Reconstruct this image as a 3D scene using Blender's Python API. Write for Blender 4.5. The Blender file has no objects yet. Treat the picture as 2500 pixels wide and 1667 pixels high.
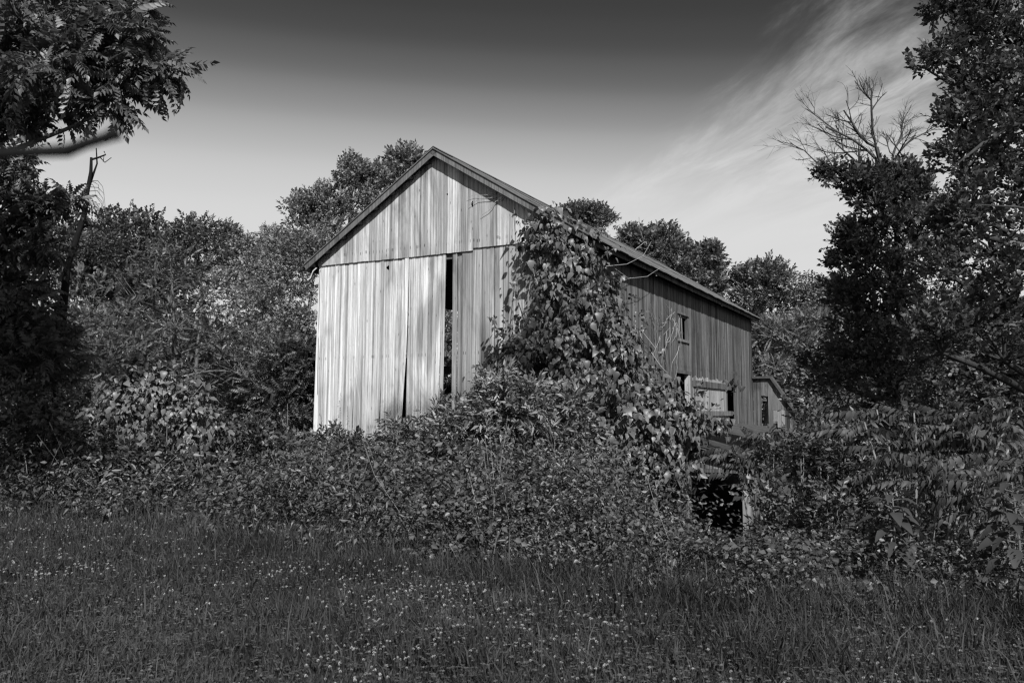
import bpy, math
import numpy as np
from mathutils import Vector, Matrix
rng = np.random.default_rng(7)
R = math.radians
scene = bpy.context.scene
COL = scene.collection

# ------------------------------------------------------------------ camera
F_PX, PITCH, PSI = 2024.25, 0.08648, 0.48949
EYE = np.array([0.0, 0.0, 1.6])
cam_d = bpy.data.cameras.new('camera')
cam_d.sensor_width = 36.0
cam_d.lens = F_PX / 2500 * 36
cam_d.clip_start = 0.05
cam_d.clip_end = 3000
cam_d.dof.use_dof = True
cam_d.dof.focus_distance = 24.0
cam_d.dof.aperture_fstop = 5.6
cam = bpy.data.objects.new('camera', cam_d)
COL.objects.link(cam)
cam.location = EYE
cam.rotation_euler = (math.pi / 2 + PITCH, 0, 0)
scene.camera = cam

# ------------------------------------------------------------------ sun and sky
U = np.array([math.sin(PSI), math.cos(PSI), 0.0])        # barn axis, going away
V = np.array([math.cos(PSI), -math.sin(PSI), 0.0])       # barn front, going right
SUN_EL, SUN_G = R(40.0), R(42.0)
SH = -U * math.cos(SUN_G) + V * math.sin(SUN_G)          # horizontal direction to the sun
SUN = np.array([SH[0] * math.cos(SUN_EL), SH[1] * math.cos(SUN_EL), math.sin(SUN_EL)])
sun_d = bpy.data.lights.new('sun', 'SUN')
sun_d.energy = 5.0
sun_d.angle = R(1.0)
sun_d.color = (1, 1, 1)
sun = bpy.data.objects.new('sun', sun_d)
COL.objects.link(sun)
sun.rotation_euler = Vector(SUN).to_track_quat('Z', 'Y').to_euler()
sun.location = (3, -30, 30)

world = bpy.data.worlds.new('World')
scene.world = world
world.use_nodes = True
wn, wl = world.node_tree.nodes, world.node_tree.links
wn.clear()

def wmath(op, a, b=None, c=None, clamp=False):
    n = wn.new('ShaderNodeMath'); n.operation = op; n.use_clamp = clamp
    for i, s in enumerate((a, b, c)):
        if s is None: continue
        if isinstance(s, (int, float)): n.inputs[i].default_value = s
        else: wl.new(s, n.inputs[i])
    return n.outputs[0]

sky = wn.new('ShaderNodeTexSky')
sky.sky_type = 'NISHITA'
sky.sun_disc = False
sky.sun_elevation = SUN_EL
sky.sun_rotation = math.atan2(SH[0], SH[1])
sky.air_density = 1.0; sky.dust_density = 0.6; sky.ozone_density = 1.0
sep = wn.new('ShaderNodeSeparateColor'); wl.new(sky.outputs[0], sep.inputs[0])
# a black and white film behind a red filter: the red record of the sky, with film contrast
mono = wmath('ADD', wmath('MULTIPLY', sep.outputs[0], 0.85), wmath('MULTIPLY', sep.outputs[1], 0.15))
tr = wn.new('ShaderNodeValToRGB'); tr.color_ramp.interpolation = 'CARDINAL'
_st = [(1.2, .028), (1.48, .040), (1.64, .068), (1.84, .135), (2.09, .25), (2.43, .38), (2.88, .46), (3.5, .49), (6.0, .50), (8.0, .50)]
for i_, (m_, c_) in enumerate(_st):
    e_ = tr.color_ramp.elements[i_] if i_ < 2 else tr.color_ramp.elements.new(m_ / 8)
    e_.position = m_ / 8; e_.color = (c_, c_, c_, 1)
wl.new(wmath('MULTIPLY', mono, 1 / 8), tr.inputs[0])
tsep = wn.new('ShaderNodeSeparateColor'); wl.new(tr.outputs[0], tsep.inputs[0])
tone = wmath('MULTIPLY', tsep.outputs[0], 10.0)
# cirrus streaks on a high plane
tc = wn.new('ShaderNodeTexCoord')
sx = wn.new('ShaderNodeSeparateXYZ'); wl.new(tc.outputs['Generated'], sx.inputs[0])
zz = wmath('ADD', wmath('MAXIMUM', sx.outputs[2], 0.0), 0.06)
px_, py_ = wmath('DIVIDE', sx.outputs[0], zz), wmath('DIVIDE', sx.outputs[1], zz)
along = wmath('ADD', wmath('MULTIPLY', px_, -0.322), wmath('MULTIPLY', py_, 0.947))
perp = wmath('ADD', wmath('MULTIPLY', px_, 0.947), wmath('MULTIPLY', py_, 0.322))
cv = wn.new('ShaderNodeCombineXYZ')
wl.new(wmath('MULTIPLY', along, 0.45), cv.inputs[0]); wl.new(wmath('MULTIPLY', perp, 1.3), cv.inputs[1])
nz = wn.new('ShaderNodeTexNoise'); wl.new(cv.outputs[0], nz.inputs[0])
nz.inputs['Scale'].default_value = 2.6; nz.inputs['Detail'].default_value = 9; nz.inputs['Roughness'].default_value = 0.64
nz.inputs['Distortion'].default_value = 0.5
cv2 = wn.new('ShaderNodeCombineXYZ')
wl.new(wmath('MULTIPLY', along, 0.10), cv2.inputs[0]); wl.new(wmath('MULTIPLY', perp, 1.0), cv2.inputs[1])
nb = wn.new('ShaderNodeTexNoise'); wl.new(cv2.outputs[0], nb.inputs[0])
nb.inputs['Scale'].default_value = 0.7; nb.inputs['Detail'].default_value = 2
# banks of cirrus lie every few kilometres across the wind
def wrange(v, a, b, c, d):
    q = wn.new('ShaderNodeMapRange'); q.interpolation_type = 'SMOOTHSTEP'; wl.new(v, q.inputs[0])
    for k_, s_ in enumerate((a, b, c, d)): q.inputs[k_ + 1].default_value = s_
    return q.outputs[0]
wavy = wmath('ADD', wmath('ADD', perp, wmath('MULTIPLY', wmath('SUBTRACT', nb.outputs[0], .5), .7)), wmath('MULTIPLY', wmath('SUBTRACT', nz.outputs[0], .5), .9))
t_ = wmath('FRACT', wmath('DIVIDE', wmath('SUBTRACT', wavy, 1.10), 9.0))
band = wmath('MULTIPLY', wrange(t_, 0.0, .075, 0, 1), wrange(t_, .12, .6, 1, 0))
wisp = wrange(nz.outputs[0], .32, .70, .10, .9)
cloud = wmath('MULTIPLY', wmath('MULTIPLY', band, wisp), .95)
cl_val = 5.0
mixed = wmath('ADD', tone, wmath('MULTIPLY', cloud, wmath('MAXIMUM', wmath('SUBTRACT', cl_val, tone), 0.0)))
bg = wn.new('ShaderNodeBackground')
comb = wn.new('ShaderNodeCombineColor')
for i in range(3): wl.new(mixed, comb.inputs[i])
wl.new(comb.outputs[0], bg.inputs[0])
bg.inputs[1].default_value = 0.1
wo = wn.new('ShaderNodeOutputWorld'); wl.new(bg.outputs[0], wo.inputs[0])

vs = scene.view_settings
scene.display_settings.display_device = 'sRGB'
vs.view_transform = 'Standard'; vs.look = 'None'; vs.exposure = 0.5; vs.gamma = 1.0; vs.use_curve_mapping = False
cy = scene.cycles
cy.max_bounces = 5; cy.diffuse_bounces = 3; cy.glossy_bounces = 2; cy.transmission_bounces = 4; cy.transparent_max_bounces = 8
cy.caustics_reflective = False; cy.caustics_refractive = False
cy.use_denoising = True; cy.denoiser = 'OPENIMAGEDENOISE'; cy.denoising_input_passes = 'RGB_ALBEDO_NORMAL'
world.cycles.sampling_method = 'MANUAL'; world.cycles.sample_map_resolution = 512
cy.use_adaptive_sampling = False
cy.pixel_filter_type = 'BLACKMAN_HARRIS'; cy.filter_width = 1.3

# ------------------------------------------------------------------ helpers
def ray(px, py):
    a, b = (px - 1250) / F_PX, -(py - 833.5) / F_PX
    c, s = math.cos(PITCH), math.sin(PITCH)
    return np.array([a, c - b * s, s + b * c])

def at(px, py, d):
    q = ray(px, py)
    return EYE + q * (d / q[1])

def sst(t):
    t = np.clip(t, 0, 1); return t * t * (3 - 2 * t)

def wob(x, y, k=1.0, s=0.0):
    return (np.sin(x * 1.7 * k + 1.3 + s) + np.sin(y * 2.1 * k + .5 + s * 2) + np.sin((x + y) * 1.1 * k + 2.2 + s) + np.sin((x - .6 * y) * 2.9 * k + s * 3)) / 4

def gz(x, y):
    x = np.asarray(x, float); y = np.asarray(y, float)
    up = 0.30 * sst((y - 13) / 8) * sst((2.2 - x + .3 * (y - 22)) / 3)
    dn = -1.62 * sst((x + .2 * (22 - y) - 0.8) / 4.2) * sst((y - 8.5) / 9)
    return up + dn + 0.03 * wob(x, y, .8)

def link(o, parent=None):
    COL.objects.link(o)
    if parent is not None: o.parent = parent
    return o

def tag(o, label=None, cat=None, group=None, kind=None):
    if label: o['label'] = label
    if cat: o['category'] = cat
    if group: o['group'] = group
    if kind: o['kind'] = kind
    return o

def empty(name, loc=(0, 0, 0), rz=0.0):
    o = bpy.data.objects.new(name, None)
    o.empty_display_size = 0.2
    o.location = tuple(float(c) for c in loc); o.rotation_euler = (0, 0, rz)
    return link(o)

def mesh_np(name, verts, faces, mat, smooth=False):
    verts = np.ascontiguousarray(verts, np.float32); faces = np.ascontiguousarray(faces, np.int32)
    k = faces.shape[1]; n = len(faces)
    me = bpy.data.meshes.new(name)
    me.vertices.add(len(verts)); me.vertices.foreach_set('co', verts.ravel())
    me.loops.add(n * k); me.loops.foreach_set('vertex_index', faces.ravel())
    me.polygons.add(n)
    me.polygons.foreach_set('loop_start', np.arange(0, n * k, k, dtype=np.int32))
    if smooth: me.polygons.foreach_set('use_smooth', np.ones(n, bool))
    me.update(calc_edges=True)
    me.validate()
    if mat: me.materials.append(mat)
    return me

def obj_np(name, verts, faces, mat, parent=None, smooth=False, origin=None):
    if origin is not None: verts = np.asarray(verts) - np.asarray(origin)
    o = bpy.data.objects.new(name, mesh_np(name, verts, faces, mat, smooth))
    if origin is not None: o.location = tuple(float(c) for c in origin)
    return link(o, parent)

class MB:
    """collects quads and triangles for one part"""
    def __init__(s): s.v, s.f = [], []
    def add(s, v, f):
        b = len(s.v); s.v += [tuple(map(float, q)) for q in v]; s.f += [tuple(i + b for i in q) for q in f]
    def box(s, x0, x1, y0, y1, z0, z1):
        s.add([(x0, y0, z0), (x1, y0, z0), (x1, y1, z0), (x0, y1, z0), (x0, y0, z1), (x1, y0, z1), (x1, y1, z1), (x0, y1, z1)],
              [(0, 3, 2, 1), (4, 5, 6, 7), (0, 1, 5, 4), (1, 2, 6, 5), (2, 3, 7, 6), (3, 0, 4, 7)])
    def bar(s, p, q, w, h):
        p, q = Vector(p), Vector(q); d = (q - p).normalized()
        a = d.cross(Vector((0, 0, 1)))
        if a.length < 1e-3: a = Vector((1, 0, 0))
        a.normalize(); b = a.cross(d).normalized()
        a *= w / 2; b *= h / 2
        s.add([p - a - b, p + a - b, p + a + b, p - a + b, q - a - b, q + a - b, q + a + b, q - a + b],
              [(0, 3, 2, 1), (4, 5, 6, 7), (0, 1, 5, 4), (1, 2, 6, 5), (2, 3, 7, 6), (3, 0, 4, 7)])
    def prism(s, poly, y0, y1):                  # poly in x,z
        n = len(poly)
        s.add([(x, y0, z) for x, z in poly] + [(x, y1, z) for x, z in poly],
              [tuple(range(n)), tuple(range(2 * n - 1, n - 1, -1))] + [(i, i + n, (i + 1) % n + n, (i + 1) % n) for i in range(n)])
    def build(s, name, mat, parent=None, smooth=False, loc=None):
        me = bpy.data.meshes.new(name)
        v = s.v
        if loc is not None: v = [(a - loc[0], b - loc[1], c - loc[2]) for a, b, c in v]
        me.from_pydata(v, [], s.f); me.materials.append(mat)
        if smooth:
            for p in me.polygons: p.use_smooth = True
        me.update()
        o = bpy.data.objects.new(name, me)
        if loc is not None: o.location = loc
        return link(o, parent)

def norm(a):
    return a / np.maximum(np.linalg.norm(a, axis=-1, keepdims=True), 1e-9)

def tubes(paths, sides=5):
    """paths: list of (points, radii) -> verts, quads"""
    Vs, Fs, b = [], [], 0
    ang = np.linspace(0, 2 * np.pi, sides, endpoint=False)
    for P, r in paths:
        P = np.asarray(P, float); r = np.asarray(r, float) * np.ones(len(P))
        t = norm(np.gradient(P, axis=0))
        ref = np.array([0.31, 0.17, 0.93]) if abs(t[0, 2]) < .8 else np.array([0.9, 0.4, 0.1])
        a = norm(np.cross(t, ref)); c = np.cross(t, a)
        ring = P[:, None, :] + r[:, None, None] * (np.cos(ang)[None, :, None] * a[:, None, :] + np.sin(ang)[None, :, None] * c[:, None, :])
        Vs.append(ring.reshape(-1, 3)); n = len(P)
        i = np.arange(n - 1)[:, None] * sides; j = np.arange(sides)[None, :]; j2 = (j + 1) % sides
        Fs.append((np.stack([i + j, i + j2, i + sides + j2, i + sides + j], -1).reshape(-1, 4)) + b)
        b += n * sides
    return np.concatenate(Vs), np.concatenate(Fs)

def curve(p, q, n=6, bend=0.12, sag=0.0):
    p, q = np.asarray(p, float), np.asarray(q, float); L = np.linalg.norm(q - p)
    t = np.linspace(0, 1, n)[:, None]
    w1, w2 = rng.normal(0, bend * L, 3), rng.normal(0, bend * L * .5, 3)
    return p + (q - p) * t + w1 * np.sin(np.pi * t) * .6 + w2 * np.sin(2 * np.pi * t) * .5 + np.array([0, 0, sag * L]) * np.sin(np.pi * t)

# leaf templates: base at the origin, tip along +y, face +z -> (verts, tris)
def leaf_simple(w=.26, fold=.07, droop=.12):
    return np.array([[0, 0, 0], [-w, .42, fold], [w, .42, fold], [0, 1, -droop]], float), np.array([[0, 2, 3], [0, 3, 1]])

def leaf_broad(w=.40, fold=.09, droop=.28, lobe=0.0):
    v = [[0, 0, 0], [0, .38, .015], [0, .72, -droop * .45], [0, 1, -droop],
         [w * .58, .06, fold * .6], [w, .32, fold], [w * .56, .68 - lobe, fold * .35 - droop * .4],
         [-w * .58, .06, fold * .6], [-w, .32, fold], [-w * .56, .68 - lobe, fold * .35 - droop * .4]]
    f = [[0, 4, 5], [0, 5, 1], [1, 5, 6], [1, 6, 2], [2, 6, 3], [0, 8, 7], [0, 1, 8], [1, 9, 8], [1, 2, 9], [2, 3, 9]]
    return np.array(v, float), np.array(f)

def join_t(parts):
    vs, fs, b = [], [], 0
    for v, f in parts: vs.append(v); fs.append(f + b); b += len(v)
    return np.concatenate(vs), np.concatenate(fs)

def frames(d, n):
    d = norm(d); n = n - (n * d).sum(-1, keepdims=True) * d; n = norm(n)
    return np.stack([np.cross(d, n), d, n], -1)          # columns: x, y(tip), z(face)

def place(tmpl, pos, d, n, sc):
    v, f = tmpl
    M = frames(np.asarray(d, float), np.asarray(n, float))
    sc = np.asarray(sc, float) * np.ones(len(pos))
    W = np.einsum('nij,kj->nki', M, v) * sc[:, None, None] + np.asarray(pos)[:, None, :]
    F = f[None] + (np.arange(len(pos)) * len(v))[:, None, None]
    return W.reshape(-1, 3), F.reshape(-1, f.shape[1])

def sprig(nl, leaf, length=1.0, size=.34, r=None, spread=1.0):
    """short twig with leaves, twig along +y, face +z"""
    r = r or np.random.default_rng(1)
    t = np.linspace(.1, 1, nl)
    side = np.where(np.arange(nl) % 2 == 0, 1, -1)
    pos = np.stack([0 * t, t * length, .06 * np.sin(t * 3)], -1) + r.normal(0, .03, (nl, 3))
    d = np.stack([side * spread * (1.1 - .6 * t), .5 + .5 * t, r.normal(-.05, .35, nl)], -1) + r.normal(0, .2, (nl, 3))
    n = np.array([0, 0, 1.]) + r.normal(0, .45, (nl, 3))
    return place(leaf, pos, d, n, size * r.uniform(.7, 1.2, nl))

def pinnate(pairs=8, leaf=None, length=1.0, size=.26, arch=.35, terminal=True, drop=.35, jit=0.0):
    leaf = leaf or leaf_simple(.2, .03, .15)
    t = np.linspace(.16, .97, pairs)
    P, D, N, S = [], [], [], []
    for i, s in enumerate(t):
        z = -arch * s * s; slope = -2 * arch * s
        for sd in (-1, 1):
            P.append([0, s * length, z]); D.append([sd * 1.0, .38, slope * .4 - drop]); N.append([sd * .25, .0, 1])
            S.append(size * (1 - .45 * abs(2 * s - .9) ** 1.6) * rng.uniform(.88, 1.1))
    if terminal:
        P.append([0, length * .98, -arch]); D.append([0, 1, -2 * arch]); N.append([0, .3, 1]); S.append(size * .8)
    D = np.array(D) + rng.normal(0, jit + 1e-6, (len(D), 3)); N = np.array(N) + rng.normal(0, jit + 1e-6, (len(N), 3)); S = np.array(S) * (1 + rng.normal(0, jit * .7 + 1e-6, len(S)))
    v, f = place(leaf, np.array(P), D, N, S)
    s = np.linspace(0, 1, 7)
    tv, tf = tubes([(np.stack([0 * s, s * length, -arch * s * s], -1), .010 * (1.15 - s))], 3)
    tf = np.concatenate([tf[:, [0, 1, 2]], tf[:, [0, 2, 3]]])
    return join_t([(v, f), (tv, tf)])

def rdir(n):
    return norm(rng.normal(0, 1, (n, 3)))

# ------------------------------------------------------------------ materials (black and white photograph: neutral greys)
def mat(name):
    m = bpy.data.materials.new(name); m.use_nodes = True
    n, l = m.node_tree.nodes, m.node_tree.links
    return m, n, l, n['Principled BSDF']

def ramp(n, stops):
    r = n.new('ShaderNodeValToRGB'); e = r.color_ramp.elements
    for i, (p, c) in enumerate(stops):
        q = e[i] if i < 2 else e.new(p)
        q.position = p; q.color = (c, c, c, 1)
    return r

def foliage_mat(name, lo, hi, rough=.45, trans=.3, spec=.5, patch=(.9, .75, 1.25)):
    m, n, l, b = mat(name)
    g = n.new('ShaderNodeNewGeometry')
    mr = n.new('ShaderNodeMapRange'); l.new(g.outputs['Random Per Island'], mr.inputs[0])
    mr.inputs[3].default_value = lo; mr.inputs[4].default_value = hi
    t = n.new('ShaderNodeTexCoord'); no = n.new('ShaderNodeTexNoise'); l.new(t.outputs['Object'], no.inputs[0])
    no.inputs['Scale'].default_value = patch[0]; no.inputs['Detail'].default_value = 3
    m2 = n.new('ShaderNodeMapRange'); l.new(no.outputs[0], m2.inputs[0])
    m2.inputs[1].default_value = .3; m2.inputs[2].default_value = .7; m2.inputs[3].default_value = patch[1]; m2.inputs[4].default_value = patch[2]
    mu = n.new('ShaderNodeMath'); mu.operation = 'MULTIPLY'; l.new(mr.outputs[0], mu.inputs[0]); l.new(m2.outputs[0], mu.inputs[1])
    cc = n.new('ShaderNodeCombineColor')
    for i in range(3): l.new(mu.outputs[0], cc.inputs[i])
    l.new(cc.outputs[0], b.inputs['Base Color'])
    b.inputs['Roughness'].default_value = rough; b.inputs['Specular IOR Level'].default_value = spec
    tr = n.new('ShaderNodeBsdfTranslucent'); l.new(cc.outputs[0], tr.inputs[0])
    mx = n.new('ShaderNodeMixShader'); mx.inputs[0].default_value = trans
    l.new(b.outputs[0], mx.inputs[1]); l.new(tr.outputs[0], mx.inputs[2])
    l.new(mx.outputs[0], n['Material Output'].inputs[0])
    return m

M = {}
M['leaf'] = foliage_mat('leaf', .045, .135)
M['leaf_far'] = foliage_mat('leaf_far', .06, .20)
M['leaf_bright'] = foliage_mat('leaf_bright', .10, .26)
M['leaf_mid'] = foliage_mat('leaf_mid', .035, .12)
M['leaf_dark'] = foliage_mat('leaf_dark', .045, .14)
M['leaf_vine'] = foliage_mat('leaf_vine', .028, .17, rough=.42, spec=.45)
M['leaf_weed'] = foliage_mat('leaf_weed', .02, .125)
M['leaf_mound'] = foliage_mat('leaf_mound', .05, .20, rough=.42, spec=.45)
M['leaf_sumac'] = foliage_mat('leaf_sumac', .025, .08, rough=.55, spec=.3)  # tone lowered to stand in for shade over the right-hand plants
M['grass'] = foliage_mat('grass', .017, .055, rough=.6, spec=.25, patch=(.55, .5, 1.6))
M['straw'] = foliage_mat('straw', .12, .28, rough=.6, trans=.1)
M['petal'] = foliage_mat('petal', .4, .65, rough=.8, spec=.1)

def bark_mat(name, lo, hi, scale=6):
    m, n, l, b = mat(name)
    t = n.new('ShaderNodeTexCoord'); mp = n.new('ShaderNodeMapping'); mp.inputs['Scale'].default_value = (scale, scale, scale * .25)
    no = n.new('ShaderNodeTexNoise'); no.inputs['Scale'].default_value = 3; no.inputs['Detail'].default_value = 6; no.inputs['Roughness'].default_value = .7
    l.new(t.outputs['Object'], mp.inputs[0]); l.new(mp.outputs[0], no.inputs[0])
    r = ramp(n, [(.3, lo), (.72, hi)]); l.new(no.outputs[0], r.inputs[0]); l.new(r.outputs[0], b.inputs['Base Color'])
    bu = n.new('ShaderNodeBump'); bu.inputs['Strength'].default_value = .6; bu.inputs['Distance'].default_value = .02
    l.new(no.outputs[0], bu.inputs['Height']); l.new(bu.outputs[0], b.inputs['Normal'])
    b.inputs['Roughness'].default_value = .9
    return m
M['bark'] = bark_mat('bark', .05, .13)
M['bark_dark'] = bark_mat('bark_dark', .015, .045)
M['bark_black'] = bark_mat('bark_black', .006, .016); M['bark_black'].node_tree.nodes['Principled BSDF'].inputs['Specular IOR Level'].default_value = .05
M['bark_pale'] = bark_mat('bark_pale', .16, .38)
M['stem'] = bark_mat('stem', .10, .26, 20)

def wood_mat(name, lo, hi, stain=.55, streak=.35, nails=True, barn=None):
    m, n, l, b = mat(name)
    def math_(op, a, c=None, d=None, clamp=False):
        q = n.new('ShaderNodeMath'); q.operation = op; q.use_clamp = clamp
        for i, s in enumerate((a, c, d)):
            if s is None: continue
            if isinstance(s, (int, float)): q.inputs[i].default_value = s
            else: l.new(s, q.inputs[i])
        return q.outputs[0]
    t = n.new('ShaderNodeTexCoord'); oi = n.new('ShaderNodeObjectInfo')
    if barn is not None: t.object = barn
    off = n.new('ShaderNodeCombineXYZ')
    l.new(math_('MULTIPLY', oi.outputs['Random'], 37.0), off.inputs[0]); l.new(math_('MULTIPLY', oi.outputs['Random'], 91.0), off.inputs[2])
    ad = n.new('ShaderNodeVectorMath'); ad.operation = 'ADD'
    l.new(t.outputs['Object'], ad.inputs[0]); l.new(off.outputs[0], ad.inputs[1])
    def noise(vec, sc, scale, det, rough, dist=0.0):
        mp = n.new('ShaderNodeMapping'); mp.inputs['Scale'].default_value = sc
        l.new(vec, mp.inputs[0])
        q = n.new('ShaderNodeTexNoise'); q.inputs['Scale'].default_value = scale; q.inputs['Detail'].default_value = det
        q.inputs['Roughness'].default_value = rough; q.inputs['Distortion'].default_value = dist
        l.new(mp.outputs[0], q.inputs[0]); return q.outputs[0]
    grain = noise(ad.outputs[0], (70, 30, 1.6), 1.0, 5, .65, .5)
    fine = noise(ad.outputs[0], (240, 60, 6), 1.0, 3, .6)
    run = noise(t.outputs['Object'], (7.5, 7.5, .22), 1.0, 5, .62, .3)
    blot = noise(t.outputs['Object'], (1.1, 1.1, .33), 1.0, 4, .6, .6)
    def mr(v, a, c, d, e, smooth=True):
        q = n.new('ShaderNodeMapRange'); q.interpolation_type = 'SMOOTHSTEP' if smooth else 'LINEAR'
        l.new(v, q.inputs[0])
        for i, s in enumerate((a, c, d, e)): q.inputs[i + 1].default_value = s
        return q.outputs[0]
    base = mr(grain, .25, .75, lo, hi, False)
    base = math_('MULTIPLY', base, mr(fine, .3, .75, .80, 1.14, False))
    base = math_('MULTIPLY', base, mr(oi.outputs['Random'], 0, 1, .68, 1.2, False))
    base = math_('MULTIPLY', base, mr(run, .46, .68, 1.08, 1 - streak))
    strip = noise(t.outputs['Object'], (21, 21, .16), 1.0, 4, .6, .2)
    base = math_('MULTIPLY', base, mr(strip, .38, .66, 1 + .5 * streak, 1 - .85 * streak))
    base = math_('MULTIPLY', base, mr(blot, .47, .68, 1.05, 1 - stain))
    # dark knots and checks
    mpv = n.new('ShaderNodeMapping'); mpv.inputs['Scale'].default_value = (9, 2, 2.2); l.new(ad.outputs[0], mpv.inputs[0])
    vo = n.new('ShaderNodeTexVoronoi'); vo.inputs['Scale'].default_value = .8; l.new(mpv.outputs[0], vo.inputs[0])
    base = math_('MULTIPLY', base, mr(vo.outputs['Distance'], .03, .13, .35, 1.0))
    crack = noise(ad.outputs[0], (120, 30, .55), 1.0, 2, .5)
    base = math_('MULTIPLY', base, mr(crack, .69, .74, 1.0, .35))
    if nails:
        sp = n.new('ShaderNodeSeparateXYZ'); l.new(t.outputs['Object'], sp.inputs[0])
        nx = noise(t.outputs['Object'], (26, 26, .01), 1.0, 0, .5)
        jit = noise(t.outputs['Object'], (9, 9, .01), 1.0, 0, .5)
        total = None
        for z0 in (3.32, 6.55, 1.2):
            dz = math_('ABSOLUTE', math_('SUBTRACT', math_('ADD', sp.outputs[2], math_('MULTIPLY', jit, .08)), z0 + .04))
            k = math_('MULTIPLY', mr(dz, .03, .06, 1.0, 0.0), mr(nx, .62, .66, 0.0, 1.0))
            total = k if total is None else math_('MAXIMUM', total, k)
        base = math_('MULTIPLY', base, math_('SUBTRACT', 1.0, math_('MULTIPLY', total, .7)))
    cc = n.new('ShaderNodeCombineColor')
    for i in range(3): l.new(base, cc.inputs[i])
    l.new(cc.outputs[0], b.inputs['Base Color'])
    b.inputs['Roughness'].default_value = .85; b.inputs['Specular IOR Level'].default_value = .2
    bu = n.new('ShaderNodeBump'); bu.inputs['Strength'].default_value = .5; bu.inputs['Distance'].default_value = .004
    l.new(grain, bu.inputs['Height']); l.new(bu.outputs[0], b.inputs['Normal'])
    return m

def rough_mat(name, lo, hi, scale, rough=.9, metal=0.0, stretch=(1, 1, 1), spec=.3):
    m, n, l, b = mat(name)
    t = n.new('ShaderNodeTexCoord'); mp = n.new('ShaderNodeMapping'); mp.inputs['Scale'].default_value = stretch
    no = n.new('ShaderNodeTexNoise'); no.inputs['Scale'].default_value = scale; no.inputs['Detail'].default_value = 8; no.inputs['Roughness'].default_value = .65
    l.new(t.outputs['Object'], mp.inputs[0]); l.new(mp.outputs[0], no.inputs[0])
    r = ramp(n, [(.3, lo), (.7, hi)]); l.new(no.outputs[0], r.inputs[0]); l.new(r.outputs[0], b.inputs['Base Color'])
    bu = n.new('ShaderNodeBump'); bu.inputs['Strength'].default_value = .4; bu.inputs['Distance'].default_value = .02
    l.new(no.outputs[0], bu.inputs['Height']); l.new(bu.outputs[0], b.inputs['Normal'])
    b.inputs['Roughness'].default_value = rough; b.inputs['Metallic'].default_value = metal; b.inputs['Specular IOR Level'].default_value = spec
    return m
M['soil'] = rough_mat('soil', .025, .07, 1.4)
M['tin'] = rough_mat('roof_tin', .05, .15, 1.6, rough=.7, stretch=(1, 1, 1))
M['tar'] = rough_mat('tar_paper', .03, .08, 3.0, rough=.8)
M['stone'] = rough_mat('stone', .10, .24, 5)
M['white_metal'] = rough_mat('pale_metal', .4, .6, 8, rough=.5)

# ------------------------------------------------------------------ ground
def make_ground():
    xs = np.unique(np.concatenate([np.linspace(-16, 16, 81), np.linspace(-60, 60, 41), np.linspace(-1500, 1500, 21)]))
    ys = np.unique(np.concatenate([np.linspace(2, 30, 71), np.linspace(-40, 80, 41), np.linspace(-1500, 1500, 21)]))
    X, Y = np.meshgrid(xs, ys)
    fade = np.clip(1 - (np.hypot(X, Y - 20) - 60) / 60, 0, 1)
    Z = gz(X, Y) * fade
    Vv = np.stack([X, Y, Z], -1).reshape(-1, 3)
    nx, ny = len(xs), len(ys)
    i = np.arange(ny - 1)[:, None] * nx + np.arange(nx - 1)[None, :]
    Fq = np.stack([i, i + 1, i + nx + 1, i + nx], -1).reshape(-1, 4)
    g = obj_np('ground', Vv, Fq, M['soil'], smooth=True)
    tag(g, 'dark soil under the grass and weeds', kind='structure')
make_ground()

# ------------------------------------------------------------------ barn
O = np.array([-6.1628, 26.2582, 0.0])
W, L, ZE, ZR, OF, OE = 9.0, 21.5, 6.35, 9.46, .26, .46
SLOPE = (ZR - ZE) / (W / 2 + OE)
def B(a, b, z): return O + a * V + b * U + np.array([0, 0, z])
barn = empty('barn', O, -PSI)
tag(barn, 'old weathered board barn with gable front and a leafy vine over its corner', 'barn')
M['wood'] = wood_mat('weathered_boards_lit', .37, .66, stain=.42, streak=.38, barn=barn)  # left boards: bright patch of light put into a lighter tone
M['wood_gable_shaded'] = wood_mat('weathered_gable_boards_shaded', .27, .50, stain=.42, streak=.42, barn=barn)  # weathered, with the gable's dappled shade painted in as a darker tone
M['wood_right_shaded'] = wood_mat('weathered_right_boards_shaded', .20, .40, stain=.45, streak=.45, barn=barn)  # weathered, base darkened to stand in for shade on the right boards
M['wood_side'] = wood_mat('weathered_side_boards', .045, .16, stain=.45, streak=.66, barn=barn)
M['wood_pale'] = wood_mat('pale_boards', .16, .36, stain=.5, streak=.3, nails=False, barn=barn)
M['timber'] = wood_mat('dark_timber', .07, .16, stain=.4, streak=.3, nails=False, barn=barn)
M['trim'] = wood_mat('trim_boards', .08, .20, stain=.4, streak=.3, nails=False, barn=barn)

def roof_z(a):                       # underside of roof at barn-local a
    return ZE + SLOPE * (min(a, W - a) + OE) - .16

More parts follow.
